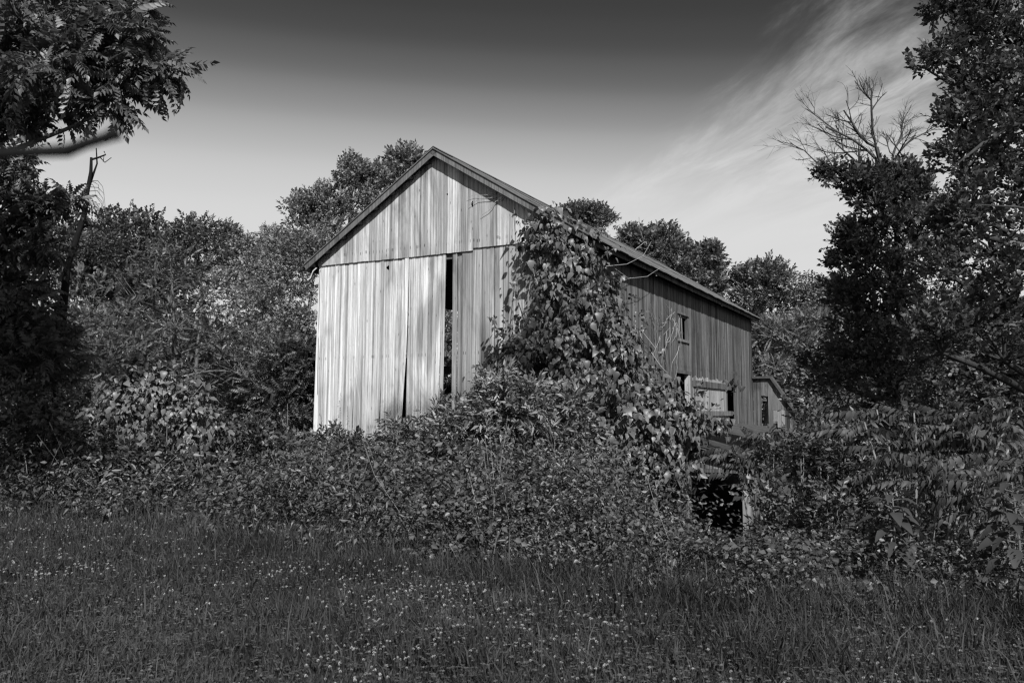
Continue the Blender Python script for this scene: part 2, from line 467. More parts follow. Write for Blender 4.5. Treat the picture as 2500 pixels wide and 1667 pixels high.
def board(parent, x0, x1, z0, zl, zr, y, material, th=.024, bow=None, shear=0.0, axis='x', notch=None, name='board'):
    """vertical board; bow(z) -> (dx, dy); shear: shift of the foot relative to the top; axis 'x' front wall, 'y' side wall (facing +x)"""
    n = 5
    ta = rng.uniform(0, 6.28); amp = rng.uniform(.0, .006)
    pts = []
    zt = max(zl, zr)
    ts = np.linspace(0, 1, n)
    left, right = [], []
    for t in ts:
        zL, zR = z0 + (zl - z0) * t, z0 + (zr - z0) * t
        for zc, lst, xe in ((zL, left, x0), (zR, right, x1)):
            dx = shear * (1 - (zc - z0) / max(zt - z0, .01)) + amp * math.sin(ta + zc * 1.3)
            dy = rng.normal(0, .0025)
            if bow:
                q = bow(zc); dx += q[0]; dy += q[1]
            lst.append((xe + dx, y + dy, zc))
    mb = MB()
    vv = []
    for i in range(n):
        l_, r_ = left[i], right[i]
        vv += [l_, r_, (r_[0], r_[1] + th, r_[2]), (l_[0], l_[1] + th, l_[2])]
    ff = [(0, 3, 2, 1)]
    for i in range(n - 1):
        b = i * 4
        for k in range(4): ff.append((b + k, b + (k + 1) % 4, b + 4 + (k + 1) % 4, b + 4 + k))
    e = (n - 1) * 4
    ff.append((e, e + 1, e + 2, e + 3))
    if notch:                                   # knot hole bitten out of one edge: (z, height, depth, side)
        zc, hh, dd, sd = notch
        poly = []
        xe = x1 if sd > 0 else x0
        arc = [(xe - sd * dd * math.sin(math.pi * k / 8) ** .8, zc - hh / 2 + hh * k / 8) for k in range(9)]
        if sd > 0: poly = [(x0, z0), (x1, z0)] + arc + [(x1, zr), (x0, zl)]
        else: poly = [(x0, z0), (x1, z0), (x1, zr), (x0, zl)] + arc[::-1]
        mb.prism([(px_q + shear * (1 - (pz_q - z0) / max(zt - z0, .01)), pz_q) for px_q, pz_q in poly], y, y + th)
    else:
        mb.add(vv, ff)
    if axis == 'y':                             # x -> along the wall, y -> into the wall
        mb.v = [(W - q[1], q[0], q[2]) for q in mb.v]
    c = np.mean(mb.v, axis=0)
    return mb.build(name, material, parent, loc=(float(c[0]), float(c[1]), float(min(q[2] for q in mb.v))))

# frames of the walls (posts and girts), boards nailed to them
def frame_mesh(name, boxes):
    mb = MB()
    for q in boxes: mb.box(*q)
    return mb.build(name, M['timber'], barn)
front_frame = frame_mesh('front_frame', [(.05, .23, .06, .24, .1, 6.0), (W - .23, W - .05, .06, .24, -.2, 6.0), (.25, 4.7, .05, .17, 3.25, 3.41), (5.1, W - .25, .05, .17, 3.25, 3.41),
                                         (.25, 4.7, .05, .17, 1.1, 1.26), (5.1, W - .25, .05, .17, 1.1, 1.26), (.25, W - .25, .05, .2, 6.1, 6.28)])
gable_frame = frame_mesh('gable_frame', [(1.3, W - 1.3, .05, .15, 7.2, 7.32), (W / 2 - .08, W / 2 + .08, .16, .3, 6.3, 9.0)])
side_frame = frame_mesh('side_frame', [(W - .25, W - .07, 5.0, 5.18, -.2, 6.0), (W - .17, W - .05, .3, 8.6, 3.4, 3.55), (W - .17, W - .05, 18.0, L - .1, 3.4, 3.55), (W - .2, W - .06, .3, L - .2, 6.05, 6.2),
                                       (W - .25, W - .07, L - .3, L - .1, -.2, 6.0)])
left_frame = frame_mesh('left_frame', [(.07, .25, 5, 5.18, 0, 6), (.07, .25, 10.2, 10.38, 0, 6), (.05, .17, .3, L - .1, 3.3, 3.45), (.05, .17, .3, 6.0, 1.1, 1.25), (.05, .17, 9.4, L - .1, 1.1, 1.25)])
rear_frame = frame_mesh('rear_frame', [(.3, 1.2, L - .2, L - .05, 3.3, 3.5), (7.3, W - .3, L - .2, L - .05, 3.3, 3.5), (.2, W - .2, L - .25, L - .05, 6.0, 6.2)])

# lower front boards, left leaf of the wall leaning with the frame
x = -.02
left_edges = []
while x < 4.80:
    w = rng.uniform(.115, .185)
    left_edges.append((x, min(x + w, 4.845))); x += w
for i, (a, b) in enumerate(left_edges):
    g = rng.choice([.006, .011, .016, .024], p=[.35, .35, .2, .1])
    z0 = .08 + rng.uniform(-.08, .16) + (.25 if a < .9 else 0)
    sh = -.125
    bw = None; nt = None; y = rng.uniform(-.008, .006)
    if a < 3.38 <= b:
        z0 = .35; y = -.03
        def bw(z): 
            k = max(0, (3.75 - z) / 3.4) ** 1.25
            return (-.11 * k, -.10 * k)
        b -= .001
    elif left_edges[i - 1][0] < 3.38 <= left_edges[i - 1][1]:
        z0 = .5
        def bw(z): 
            k = max(0, (3.6 - z) / 3.4) ** 1.3
            return (.02 * k, .04 * k)
    elif a < 2.55 <= b:
        def bw(z): 
            k = max(0, (3.1 - z) / 3.)
            return (-.05 * k, -.02 * k)
    elif a < 4.2 <= b:
        def bw(z): 
            k = max(0, (2.6 - z) / 2.)
            return (.045 * k, 0)
    elif rng.uniform() < .35:
        kx_ = rng.uniform(-.035, .035)
        def bw(z, kx_=kx_):
            k = max(0, (2.8 - z) / 2.6)
            return (kx_ * k, -abs(kx_) * .5 * k)
    if a < 2.70 <= b: nt = (6.02, .15, .10, 1); pass
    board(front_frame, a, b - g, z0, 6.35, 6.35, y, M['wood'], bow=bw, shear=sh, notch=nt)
x = 5.03
while x < W:
    w = rng.uniform(.115, .19); b = min(x + w, W)
    g = rng.choice([.006, .012, .018, .028], p=[.35, .35, .2, .1])
    board(front_frame, x, b - g, .15 + rng.uniform(-.1, .25) + (.45 if 5.4 < x < 5.75 else 0), 6.36, 6.36, rng.uniform(-.008, .006) + (.05 if abs(x - 5.2) < .12 else 0), M['wood_right_shaded'], shear=-.012)
    x += w
# gable boards, proud of the wall below
x = -.03
while x < W + .02:
    w = rng.uniform(.115, .19); b = min(x + w, W + .03)
    g = rng.choice([.004, .008, .013, .02], p=[.4, .35, .2, .05])
    z0 = 6.285 + (.0 if x < 1.9 else -.012 if x < 2.9 else -.022 if x < 5.6 else .045) + rng.uniform(-.006, .006)
    def zt(q): return max(z0 + .06, roof_z(q) - .02)
    nt = (7.62, .20, .07, 1) if x < 5.62 <= b else ((8.02, .07, .05, 1) if x < 4.78 <= b else None)
    if x < W / 2 < b:
        board(gable_frame, x, W / 2 - .003, z0, zt(x), zt(W / 2), -.045 + rng.uniform(-.004, .004), M['wood_gable_shaded'])
        board(gable_frame, W / 2 + .002, b - g, z0, zt(W / 2), zt(b), -.045, M['wood_gable_shaded'])
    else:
        board(gable_frame, x, b - g, z0, zt(x), zt(b), -.045 + rng.uniform(-.005, .005), M['wood_gable_shaded'], notch=nt)
    x += w
# side boards with a window, a doorway and a hatch opening
OPEN = [(9.05, 10.32, 4.32, 5.22), (8.78, 10.45, .9, 3.05), (16.30, 17.55, 1.68, 2.80), (16.30, 17.55, 1.0, 1.55)]
x = 0.0
while x < L:
    w = rng.uniform(.15, .26); b = min(x + w, L)
    for (o0, o1, _, _) in OPEN:
        for e in (o0, o1):
            if x + .05 < e < b: b = e
    spans = [(.85 + rng.uniform(-.1, .1), 6.2)]
    for (o0, o1, q0, q1) in OPEN:
        if x >= o0 - .01 and b <= o1 + .01:
            ns = []
            for (s0, s1) in spans:
                if q0 > s0 + .05: ns.append((s0, min(q0, s1)))
                if q1 < s1 - .05: ns.append((max(q1, s0), s1))
            spans = ns
    g = rng.choice([.006, .014, .022, .04], p=[.4, .3, .2, .1])
    for (s0, s1) in spans:
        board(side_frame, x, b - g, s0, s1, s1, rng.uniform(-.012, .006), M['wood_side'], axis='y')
    x = b
# far walls: wide boards
x = 0.0
while x < L:
    w = rng.uniform(.34, .42); b = min(x + w, L)
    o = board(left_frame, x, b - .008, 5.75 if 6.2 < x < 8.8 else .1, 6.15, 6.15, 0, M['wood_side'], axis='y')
    for q in o.data.vertices: q.co.x = -q.co.x
    o.data.flip_normals()
    o.location.x = W - o.location.x
    x = b
x = 0.0
while x < W:
    w = rng.uniform(.34, .42); b = min(x + w, W)
    gap = False
    zt_ = min(roof_z(max(x, .01)), roof_z(min(b, W - .01))) - .05
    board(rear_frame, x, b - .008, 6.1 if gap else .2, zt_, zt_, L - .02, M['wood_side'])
    x = b

# timbers inside, seen through the slot
def part_bar(name, p, q, w, h, m='timber'):
    mb = MB(); mb.bar(p, q, w, h); return mb.build(name, M[m], barn)
for b in (5.1, 10.2, 15.3):
    for a in (.4, 3.6, 5.6, W - .4): part_bar('post', (a, b, -.2), (a, b, 6.0), .2, .2)
    part_bar('tie_beam', (.3, b + .2, 5.6), (W - .3, b + .2, 5.6), .2, .24)
part_bar('girt', (.4, 5.3, 3.15), (W - .4, 5.3, 3.15), .18, .2, 'wood_pale')
part_bar('girt', (.4, 5.3, 2.45), (W - .4, 5.3, 2.45), .18, .2)
part_bar('brace', (4.55, 5.35, 3.2), (5.6, 5.35, 4.6), .14, .16)
part_bar('brace', (3.8, 5.1, 4.4), (4.9, 5.1, 5.6), .14, .16)
mb = MB(); mb.box(.3, W - .3, 1.4, L - .4, .45, .6); mb.build('barn_floor', M['timber'], barn)
mb = MB(); mb.box(.3, W - .3, 9, L - 1.2, 4.6, 4.7); mb.build('hay_loft', M['timber'], barn)
mb = MB(); mb.box(.05, W - .05, .10, L - .05, -2.2, .06); mb.build('foundation', M['stone'], barn)

# roof: corrugated sheets on rafters
HALF = W / 2 + OE
SL = math.hypot(HALF, ZR - ZE)
def sheet_mesh(wid, length, nseg=36, waves=9, sag=.0):
    vs, fs = [], []
    nl = 5
    for j in range(nl):
        for i in range(nseg + 1):
            vs.append((wid * i / nseg, length * j / (nl - 1), .010 * math.sin(2 * math.pi * waves * i / nseg) - .02 * math.sin(math.pi * j / (nl - 1)) * sag))
    for j in range(nl - 1):
        for i in range(nseg):
            q = j * (nseg + 1) + i
            fs.append((q, q + 1, q + nseg + 2, q + nseg + 1))
    me = bpy.data.meshes.new('metal_sheet'); me.from_pydata(vs, [], fs); me.materials.append(M['tin'])
    for p in me.polygons: p.use_smooth = True
    return me
for side in (1, -1):
    mb = MB()                                     # deck boards under the tin
    ax = 1 if side > 0 else -1
    def RP(d, b, h):                              # d down the slope from the ridge, h above the slope
        nx, nz_ = (ZR - ZE) / SL, HALF / SL
        return (W / 2 + side * (d * HALF / SL + h * nx), b, ZR - d * (ZR - ZE) / SL + h * nz_)
    b0, b1 = -OF + .01, L + OF - .01
    vs = [RP(0.02, b0, -.11), RP(SL - .06, b0, -.11), RP(SL - .06, b0, -.075), RP(.02, b0, -.075)]
    vs += [(q[0], b1, q[2]) for q in vs]
    mb.add(vs, [(0, 1, 2, 3), (7, 6, 5, 4), (0, 4, 5, 1), (1, 5, 6, 2), (2, 6, 7, 3), (3, 7, 4, 0)])
    roof = mb.build('roof_slope', M['timber'], barn)
    wid = (L + 2 * OF) / 32
    me = sheet_mesh(wid + .05, SL * .56 + .05); me2 = sheet_mesh(wid + .05, SL * .46)
    for i in range(32):
        for row in (0, 1):
            o = bpy.data.objects.new('metal_sheet', me if row == 0 else me2)
            d0 = (0 if row == 0 else SL * .56 - .0) 
            nx, nz_ = (ZR - ZE) / SL * side, HALF / SL
            ex = Vector((0, 1, 0)); ey = Vector((side * HALF / SL, 0, -(ZR - ZE) / SL)); ez = ey.cross(ex) if side < 0 else ey.cross(ex)
            if ez.z < 0: ez = -ez
            p = Vector(RP(d0, -OF + i * wid, -.055 - (.022 if row else 0) + (i % 2) * .012 + rng.uniform(0, .008)))
            Mx = Matrix((ex, ey, ez)).transposed().to_4x4(); Mx.translation = p
            if rng.uniform() < .12: Mx = Mx @ Matrix.Rotation(rng.uniform(-.006, .006), 4, 'X')
            o.matrix_local = Mx
            link(o, roof)
    # rake boards at the front and rear, eave fascia
    for b in (-OF - .02, L + OF):
        mb = MB()
        vs = [RP(0.0, b, -.24), RP(SL - .02, b, -.24), RP(SL - .02, b, -.055), RP(0.0, b, -.055)]
        vs = [(q[0], b, q[2]) for q in vs] + [(q[0], b + .025, q[2]) for q in vs]
        mb.add(vs, [(0, 1, 2, 3), (7, 6, 5, 4), (0, 4, 5, 1), (1, 5, 6, 2), (2, 6, 7, 3), (3, 7, 4, 0)])
        mb.build('rake_board', M['trim'], barn)
    # narrow drip edge on the front rake
    mb = MB(); mb.bar(RP(.01, -OF - .035, -.055), RP(SL + .01, -OF - .035, -.055), .04, .03); mb.build('drip_edge', M['tin'], barn)
    # fascia in three lengths along the eave
    for (s0, s1) in ((-OF + .02, 7.3), (7.32, 14.6), (14.62, L + OF - .02)):
        e = RP(SL - .05, 0, -.115)
        mb = MB(); xx = e[0]
        mb.box(min(xx, xx - side * .03), max(xx, xx - side * .03), s0, s1, e[2] - .17 + rng.uniform(-.01, .01), e[2] + .02)
        mb.build('fascia', M['wood_side'], barn)
    for k in range(0, 36):                        # rafter tails / lookouts
        b = .25 + k * .6
        if b > L: break
        part_bar('rafter', RP(.15, b, -.19), RP(SL - .12, b, -.19), .06, .14)
    for k in range(8):                            # lookouts under the front rake
        d = .5 + k * .74
        p = RP(d, 0, -.165)
        part_bar('lookout', (p[0], -OF + .01, p[2]), (p[0], -.03, p[2]), .22, .08, 'wood_side')
mb = MB()
mb.prism([(W / 2 - .24, ZR - .165), (W / 2, ZR - .012), (W / 2 + .24, ZR - .165), (W / 2 + .24, ZR - .15), (W / 2, ZR + .005), (W / 2 - .24, ZR - .15)], -OF - .04, L + OF)
mb.build('ridge_cap', M['tin'], barn)
# bent gutter strap at the left eave
v, f = tubes([([(-.02, -.12, 6.22), (-.14, -.14, 6.13), (-.2, -.15, 6.0), (-.24, -.16, 5.9), (-.34, -.17, 5.84)], .022)], 5)
obj_np('gutter_strap', v, f, M['white_metal'], barn)

# window in the side wall
mb = MB(); mb.box(W - .10, W - .03, 9.05, 9.12, 4.32, 5.22); mb.box(W - .10, W - .03, 10.25, 10.32, 4.32, 5.22); mb.box(W - .10, W - .03, 9.12, 10.25, 5.14, 5.22)
win = mb.build('window_frame', M['timber'], barn)
mb = MB(); mb.box(W - .1, W + .06, 8.98, 10.42, 4.22, 4.315); mb.build('sill', M['timber'], win)
mb = MB(); mb.box(W - .02, W + .04, 8.98, 10.42, 5.225, 5.31); mb.build('window_head', M['timber'], win)
for b_, t_ in ((9.42, .05), (9.74, -.06)):
    mb = MB(); mb.bar((W - .05, b_, 4.33), (W - .05, b_ + t_, 5.13), .03, .03); mb.build('mullion', M['stem'], win)
# doorway and hatch in the side wall
mb = MB(); mb.box(W - .12, W + .03, 10.20, 10.45, .9, 3.04); mb.build('door_jamb', M['wood_pale'], barn)
mb = MB(); mb.box(W - .04, W + .05, 8.7, 10.55, 3.05, 3.17); mb.build('door_head', M['timber'], barn)
mb = MB(); mb.box(W + .02, W + .05, 10.70, 16.1, 1.2, 1.215); hatch = mb.build('hatch_door', M['timber'], barn)
x = 10.72
while x < 15.9:
    w = rng.uniform(.3, .5); b = min(x + w, 16.0)
    board(hatch, x, b - .02, 1.22 + rng.uniform(0, .05), 2.95 + rng.uniform(-.06, .1), 2.95 + rng.uniform(-.06, .1), -.05, M['wood_pale'], axis='y')
    x = b
mb = MB(); mb.box(W + .053, W + .12, 10.7, 16.6, 2.62, 2.86); mb.build('rail', M['wood_side'], hatch)
mb = MB(); mb.box(W + .053, W + .12, 10.9, 16.7, 1.50, 1.70); mb.build('rail', M['wood_side'], hatch)

# ------------------------------------------------------------------ annex at the far end of the barn
annex = empty('annex', O, -PSI)
tag(annex, 'small boarded annex with a sloping roof edge beyond the far end of the barn', 'shed')
mb = MB(); mb.box(W + .1, W + 2.0, L + .1, L + .22, .9, 1.0); mb.box(W + .1, W + 1.3, L + .1, L + .22, 2.2, 2.3); mb.box(W + .1, W + .25, L + .12, L + 4, -1.6, .8)
af = mb.build('annex_frame', M['timber'], annex)
def annex_top(a):
    return 3.30 if a < W + .85 else 3.30 - (a - W - .85) * 1.53
a = W + .03
while a < W + 2.1:
    w = rng.uniform(.16, .22); b = min(a + w, W + 2.15)
    lo = .4
    if W + .36 < (a + b) / 2 < W + .66:
        board(af, a, b - .01, 2.42 + rng.uniform(0, .16), annex_top(a), annex_top(b), L, M['wood_side'])
    elif W + 1.05 < (a + b) / 2 < W + 1.42:
        board(af, a, b - .01, 1.0 + rng.uniform(-.1, .3), 1.75 + rng.uniform(-.1, .1), 1.75, L, M['wood_pale'])
        board(af, a, b - .01, 1.76, annex_top(a) - .02, annex_top(b) - .02, L + .03, M['timber'])
    else:
        board(af, a, b - .01, lo, annex_top(a), annex_top(b), L + rng.uniform(-.01, .01), M['wood_side'])
    a = b
mb = MB()
poly = [(W + .02, 3.31), (W + .86, 3.31), (W + 2.32, 1.08), (W + 2.40, 1.14), (W + .90, 3.42), (W + .02, 3.42)]
mb.prism(poly, L - .16, L + .45); mb.build('annex_roof', M['tar'], annex)
mb = MB(); mb.box(W + 2.0, W + 2.1, L + .1, L + .45, -1.6, 1.30); mb.build('outer_wall', M['wood_side'], annex)

# ------------------------------------------------------------------ low lean-to along the side of the barn
lean = empty('lean_to', O, -PSI)
tag(lean, 'low tar-paper lean-to along the barn side, half buried in vines, with a dark opening', 'shed')
LW = 4.75
def lz(a, b): return (1.62 - .50 * b / L) - (a - W) * (.235 + .02 * b / L)
def lroof(name, b0, b1, z, m, a0=W + .14, a1=W + LW, th=.05):
    mb = MB(); vs = []
    for h in (z, z + th):
        for (a, b) in ((a0, b0), (a1, b0), (a1, b1), (a0, b1)): vs.append((a, b, lz(a, b) + h))
    mb.add(vs, [(0, 3, 2, 1), (4, 5, 6, 7), (0, 1, 5, 4), (1, 2, 6, 5), (2, 3, 7, 6), (3, 0, 4, 7)])
    return mb.build(name, m, lean)
lr = lroof('lean_to_roof', -.30, L - .06, -.10, M['timber'])
for k in range(18):
    o = lroof('tar_sheet', -.33 + k * 1.19, min(-.33 + k * 1.19 + 1.23, L - .05), -.045 + (k % 2) * .008, M['tar'], th=.006)
    o.parent = lr
mb = MB(); mb.box(W + .3, W + 2.95, .02, .12, -2.0, .55); lf = mb.build('front_wall_frame', M['timber'], lean)
x = W + .25
while x < W + 2.95:
    w = rng.uniform(.18, .26); b = min(x + w, W + 2.98)
    board(lf, x, b - .01, -1.9, lz(x, 0) - .16, lz(b, 0) - .16, -.02, M['wood_side']); x = b
x = W + 4.32
while x < W + LW - .1:
    w = .19; b = x + w
    board(lf, x, b - .01, -1.9, lz(x, 0) - .16, lz(b, 0) - .16, -.02, M['wood_side']); x = b
for xb in (3.02, 3.24, 3.46, 3.68):
    board(lf, W + xb, W + xb + .2, .26, lz(W + xb, 0) - .16, lz(W + xb + .2, 0) - .16, -.02, M['wood_side'])
mb = MB(); mb.box(W + 2.9, W + 4.35, -.05, .03, .17, .255); mb.build('lintel', M['wood_side'], lean)
mb = MB(); mb.bar((W + 4.32, -.05, -2.1), (W + 4.34, -.05, .2), .17, .17); mb.build('post', M['wood_pale'], lean)
mb = MB(); mb.box(W + LW - .12, W + LW - .06, .1, L, -2.2, -.05); mb.build('outer_wall', M['wood_side'], lean)

# ------------------------------------------------------------------ trees
def gnarl(n, k, s):
    return np.sin(np.linspace(0, k, n) + s)

SPR = {}
_r = np.random.default_rng(3)
SPR['oval'] = [sprig(9, leaf_simple(.27, .08, .16), 1.0, .42, _r) for _ in range(4)]
SPR['wide'] = [sprig(8, leaf_simple(.36, .08, .16), 1.0, .46, _r) for _ in range(4)]
SPR['pinn'] = [pinnate(7, leaf_simple(.22, .03, .16), 1.0, .36, a) for a in (.2, .4, .55)]
SPR['walnut'] = [pinnate(6, leaf_simple(.26, .03, .16), 1.0, .42, a, drop=.5) for a in (.3, .5, .7)]
SPR['fine'] = [pinnate(8, leaf_simple(.27, .03, .12), 1.0, .25, a) for a in (.1, .3, .45)]
SPR['lance'] = [sprig(9, leaf_simple(.17, .06, .30), 1.0, .55, _r, .8) for _ in range(4)]

def crown_arrays(blobs, kind, size, dens=1.0, droop=0.0, clump=.30, open_=.0, full=False):
    """blobs: [(centre, (rx,ry,rz))]; returns (list of vert/tri blocks, clump centres)"""
    out, cl = [], []
    for c, r in blobs:
        c, r = np.asarray(c), np.asarray(r) * np.ones(3)
        rm = r.mean()
        cr = max(clump * rm, .16)
        nc = int(max(8, 15 * dens * (1 - open_) * (rm / cr) ** 2 * .42))
        d = rdir(nc)
        if not full: d[:, 2] = np.where(d[:, 2] < -.45, -d[:, 2], d[:, 2])
        rad = np.where(rng.uniform(0, 1, nc) < .75, rng.uniform(.70, 1.18, nc), rng.uniform(.25, .7, nc))
        cc = c + d * r * rad[:, None]
        crs = cr * rng.uniform(.6, 1.25, nc) * np.where(rad > 1.02, .7, 1.0)
        ns = np.maximum(4, (dens * 3.2 * (crs / size) ** 2).astype(int))
        idx = np.repeat(np.arange(nc), ns)
        e = rdir(len(idx)); e[:, 2] = np.where(rng.uniform(0, 1, len(idx)) < .72, np.abs(e[:, 2]), e[:, 2])
        p = cc[idx] + e * (crs[idx] * rng.uniform(.55, 1.05, len(idx)))[:, None] * np.array([1.15, 1.15, .75])
        dd = norm(e * .9 + d[idx] * .55 + rng.normal(0, .45, e.shape) + np.array([0, 0, .25 - droop]))
        nn = norm(np.array([0, 0, 1.0]) + e * .5 + rng.normal(0, .4, e.shape))
        var = rng.integers(0, len(SPR[kind]), len(idx))
        for k in range(len(SPR[kind])):
            m = var == k
            if m.any(): out.append(place(SPR[kind][k], p[m], dd[m], nn[m], size * rng.uniform(.75, 1.25, m.sum())))
        cl.append((c, cc))
    return out, cl

def make_tree(name, label, cat, base, blobs, kind='oval', size=.45, leafmat='leaf', dens=1.0, trunk_r=.16, barkm='bark', group=None,
              droop=0.0, clump=.30, twigs=.4, trunk_pts=None, extra=None, open_=.0, full=False):
    base = np.asarray(base, float)
    o = empty(name, base)
    tag(o, label, cat, group)
    blocks, cl = crown_arrays(blobs, kind, size, dens, droop, clump, open_, full)
    v, f = join_t(blocks)
    cr = obj_np('crown', v - base, f, M[leafmat], o)
    cs = np.array([c for c, _ in cl]); top = cs[np.argmax(cs[:, 2])]
    if trunk_pts is None:
        tp = curve(base - [0, 0, .2], top, 8, .035)
    else: tp = np.asarray(trunk_pts, float)
    tr = np.linspace(trunk_r, trunk_r * .25, len(tp)); tr[0] *= 1.35
    paths = [(tp, tr)]
    for c, cc in cl:
        j = np.argmin(np.linalg.norm(tp - c, axis=1) + np.where(tp[:, 2] > c[2] - .2, 3.0, 0))
        if np.linalg.norm(tp[j] - c) > .3:
            lp = curve(tp[j], c, 6, .08); paths.append((lp, np.linspace(tr[j] * .6, max(tr[j] * .2, .012), 6)))
        for q in cc[rng.uniform(0, 1, len(cc)) < twigs]:
            paths.append((curve(c, q, 4, .09), np.linspace(max(.012, trunk_r * .12), .005, 4)))
    if extra: paths += extra
    tv, tf = tubes(paths, 6)
    obj_np('trunk', tv - base, tf, M[barkm], o, smooth=True)
    return o

def bl(px, py, rpx, d, dd=0.0, squash=1.0):
    c = at(px, py, d + dd); r = rpx * (d + dd) / F_PX
    return (c, (r, r, r * squash))

def gbase(px, d):
    x = (px - 1250) / F_PX * d
    return np.array([x, d, float(gz(x, d))])

# --- wood behind, left of the barn
G1 = 'trees of the wood left of the barn'
D = 43
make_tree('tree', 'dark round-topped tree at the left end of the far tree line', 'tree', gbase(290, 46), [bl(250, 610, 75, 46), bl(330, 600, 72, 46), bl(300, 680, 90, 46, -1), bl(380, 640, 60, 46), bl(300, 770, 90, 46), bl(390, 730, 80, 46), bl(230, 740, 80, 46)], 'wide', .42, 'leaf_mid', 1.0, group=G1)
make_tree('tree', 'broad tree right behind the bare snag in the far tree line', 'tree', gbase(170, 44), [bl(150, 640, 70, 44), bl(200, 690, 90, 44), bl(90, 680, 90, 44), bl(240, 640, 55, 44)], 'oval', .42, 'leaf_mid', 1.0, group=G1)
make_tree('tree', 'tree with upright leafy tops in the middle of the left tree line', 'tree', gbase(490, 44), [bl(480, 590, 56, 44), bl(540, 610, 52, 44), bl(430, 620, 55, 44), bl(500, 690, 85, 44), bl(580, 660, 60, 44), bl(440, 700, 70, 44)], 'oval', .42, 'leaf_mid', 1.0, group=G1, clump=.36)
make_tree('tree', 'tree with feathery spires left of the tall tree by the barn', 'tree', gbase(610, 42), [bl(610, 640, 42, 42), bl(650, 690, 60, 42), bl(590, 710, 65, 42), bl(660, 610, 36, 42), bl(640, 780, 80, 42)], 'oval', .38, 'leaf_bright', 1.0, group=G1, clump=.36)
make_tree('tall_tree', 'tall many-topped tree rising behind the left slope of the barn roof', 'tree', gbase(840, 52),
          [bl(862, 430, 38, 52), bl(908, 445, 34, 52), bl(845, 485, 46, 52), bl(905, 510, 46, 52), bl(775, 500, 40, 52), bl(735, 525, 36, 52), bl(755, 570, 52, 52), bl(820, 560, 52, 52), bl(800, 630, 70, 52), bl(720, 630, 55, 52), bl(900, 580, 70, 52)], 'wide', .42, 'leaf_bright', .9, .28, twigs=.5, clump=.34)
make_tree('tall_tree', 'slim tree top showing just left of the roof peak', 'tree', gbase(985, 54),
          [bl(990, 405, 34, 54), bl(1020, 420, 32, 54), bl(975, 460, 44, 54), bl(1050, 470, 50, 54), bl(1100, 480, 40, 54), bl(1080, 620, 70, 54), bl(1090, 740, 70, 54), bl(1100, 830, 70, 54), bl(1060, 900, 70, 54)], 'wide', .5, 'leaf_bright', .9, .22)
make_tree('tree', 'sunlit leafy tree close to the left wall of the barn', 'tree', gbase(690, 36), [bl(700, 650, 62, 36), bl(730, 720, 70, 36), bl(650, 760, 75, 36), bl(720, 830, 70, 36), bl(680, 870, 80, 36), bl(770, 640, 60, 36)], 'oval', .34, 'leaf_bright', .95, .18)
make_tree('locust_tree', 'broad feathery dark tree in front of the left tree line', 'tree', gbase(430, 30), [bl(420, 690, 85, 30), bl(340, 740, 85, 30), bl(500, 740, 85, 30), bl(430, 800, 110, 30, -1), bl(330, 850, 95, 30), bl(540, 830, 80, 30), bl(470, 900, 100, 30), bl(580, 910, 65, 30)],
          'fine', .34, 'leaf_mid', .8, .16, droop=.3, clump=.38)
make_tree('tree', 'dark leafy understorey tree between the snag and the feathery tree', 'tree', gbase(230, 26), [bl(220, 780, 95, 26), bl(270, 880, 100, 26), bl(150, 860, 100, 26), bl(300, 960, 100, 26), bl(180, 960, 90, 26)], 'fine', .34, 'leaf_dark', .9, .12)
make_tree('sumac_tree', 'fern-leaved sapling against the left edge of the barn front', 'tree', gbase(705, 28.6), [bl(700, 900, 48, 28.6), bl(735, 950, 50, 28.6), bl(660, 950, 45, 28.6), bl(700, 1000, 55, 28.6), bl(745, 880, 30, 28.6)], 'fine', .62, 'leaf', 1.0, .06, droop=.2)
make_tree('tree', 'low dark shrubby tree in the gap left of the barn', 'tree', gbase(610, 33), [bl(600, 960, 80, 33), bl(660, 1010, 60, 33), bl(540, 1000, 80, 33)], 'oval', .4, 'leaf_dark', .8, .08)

# --- near trees at the left edge
def gb2(x, y): return np.array([x, y, float(gz(x, y))])
tA = [bl(60, 60, 150, 12), bl(190, 60, 105, 12.5), bl(290, 120, 85, 12), bl(290, 30, 70, 12.5), bl(150, 190, 90, 11.7), bl(10, 300, 70, 12), bl(10, 190, 90, 12.6), bl(240, 210, 60, 12), bl(350, 190, 42, 12), bl(405, 190, 26, 12), bl(250, 275, 28, 12), bl(-130, 120, 190, 12.5), bl(-100, 280, 120, 12), bl(345, 80, 40, 12), bl(100, 290, 34, 12)]
make_tree('walnut_tree', 'dark tree with long compound leaves hanging into the top left corner', 'tree', gb2(-9.6, 12.4), tA, 'walnut', .34, 'leaf_dark', .7, .2, droop=.75, clump=.34, twigs=.6, trunk_pts=curve(gb2(-9.6, 12.4), at(-120, 100, 12.5), 7, .03))
tB = [bl(20, 465, 50, 16), bl(65, 520, 40, 16), bl(115, 510, 20, 16), bl(20, 600, 80, 16), bl(90, 600, 40, 16), bl(175, 500, 14, 16), bl(40, 400, 18, 16), bl(10, 720, 90, 16), bl(70, 810, 80, 16), bl(0, 900, 100, 16), bl(110, 900, 70, 16), bl(-90, 560, 120, 16), bl(-80, 780, 130, 16)]
make_tree('walnut_tree', 'dark drooping tree filling the left edge below the hanging branches', 'tree', gb2(-11, 16.5), tB, 'walnut', .36, 'leaf', .6, .18, droop=.6, twigs=.6, trunk_pts=curve(gb2(-11, 16.5), at(-60, 480, 16), 7, .03))

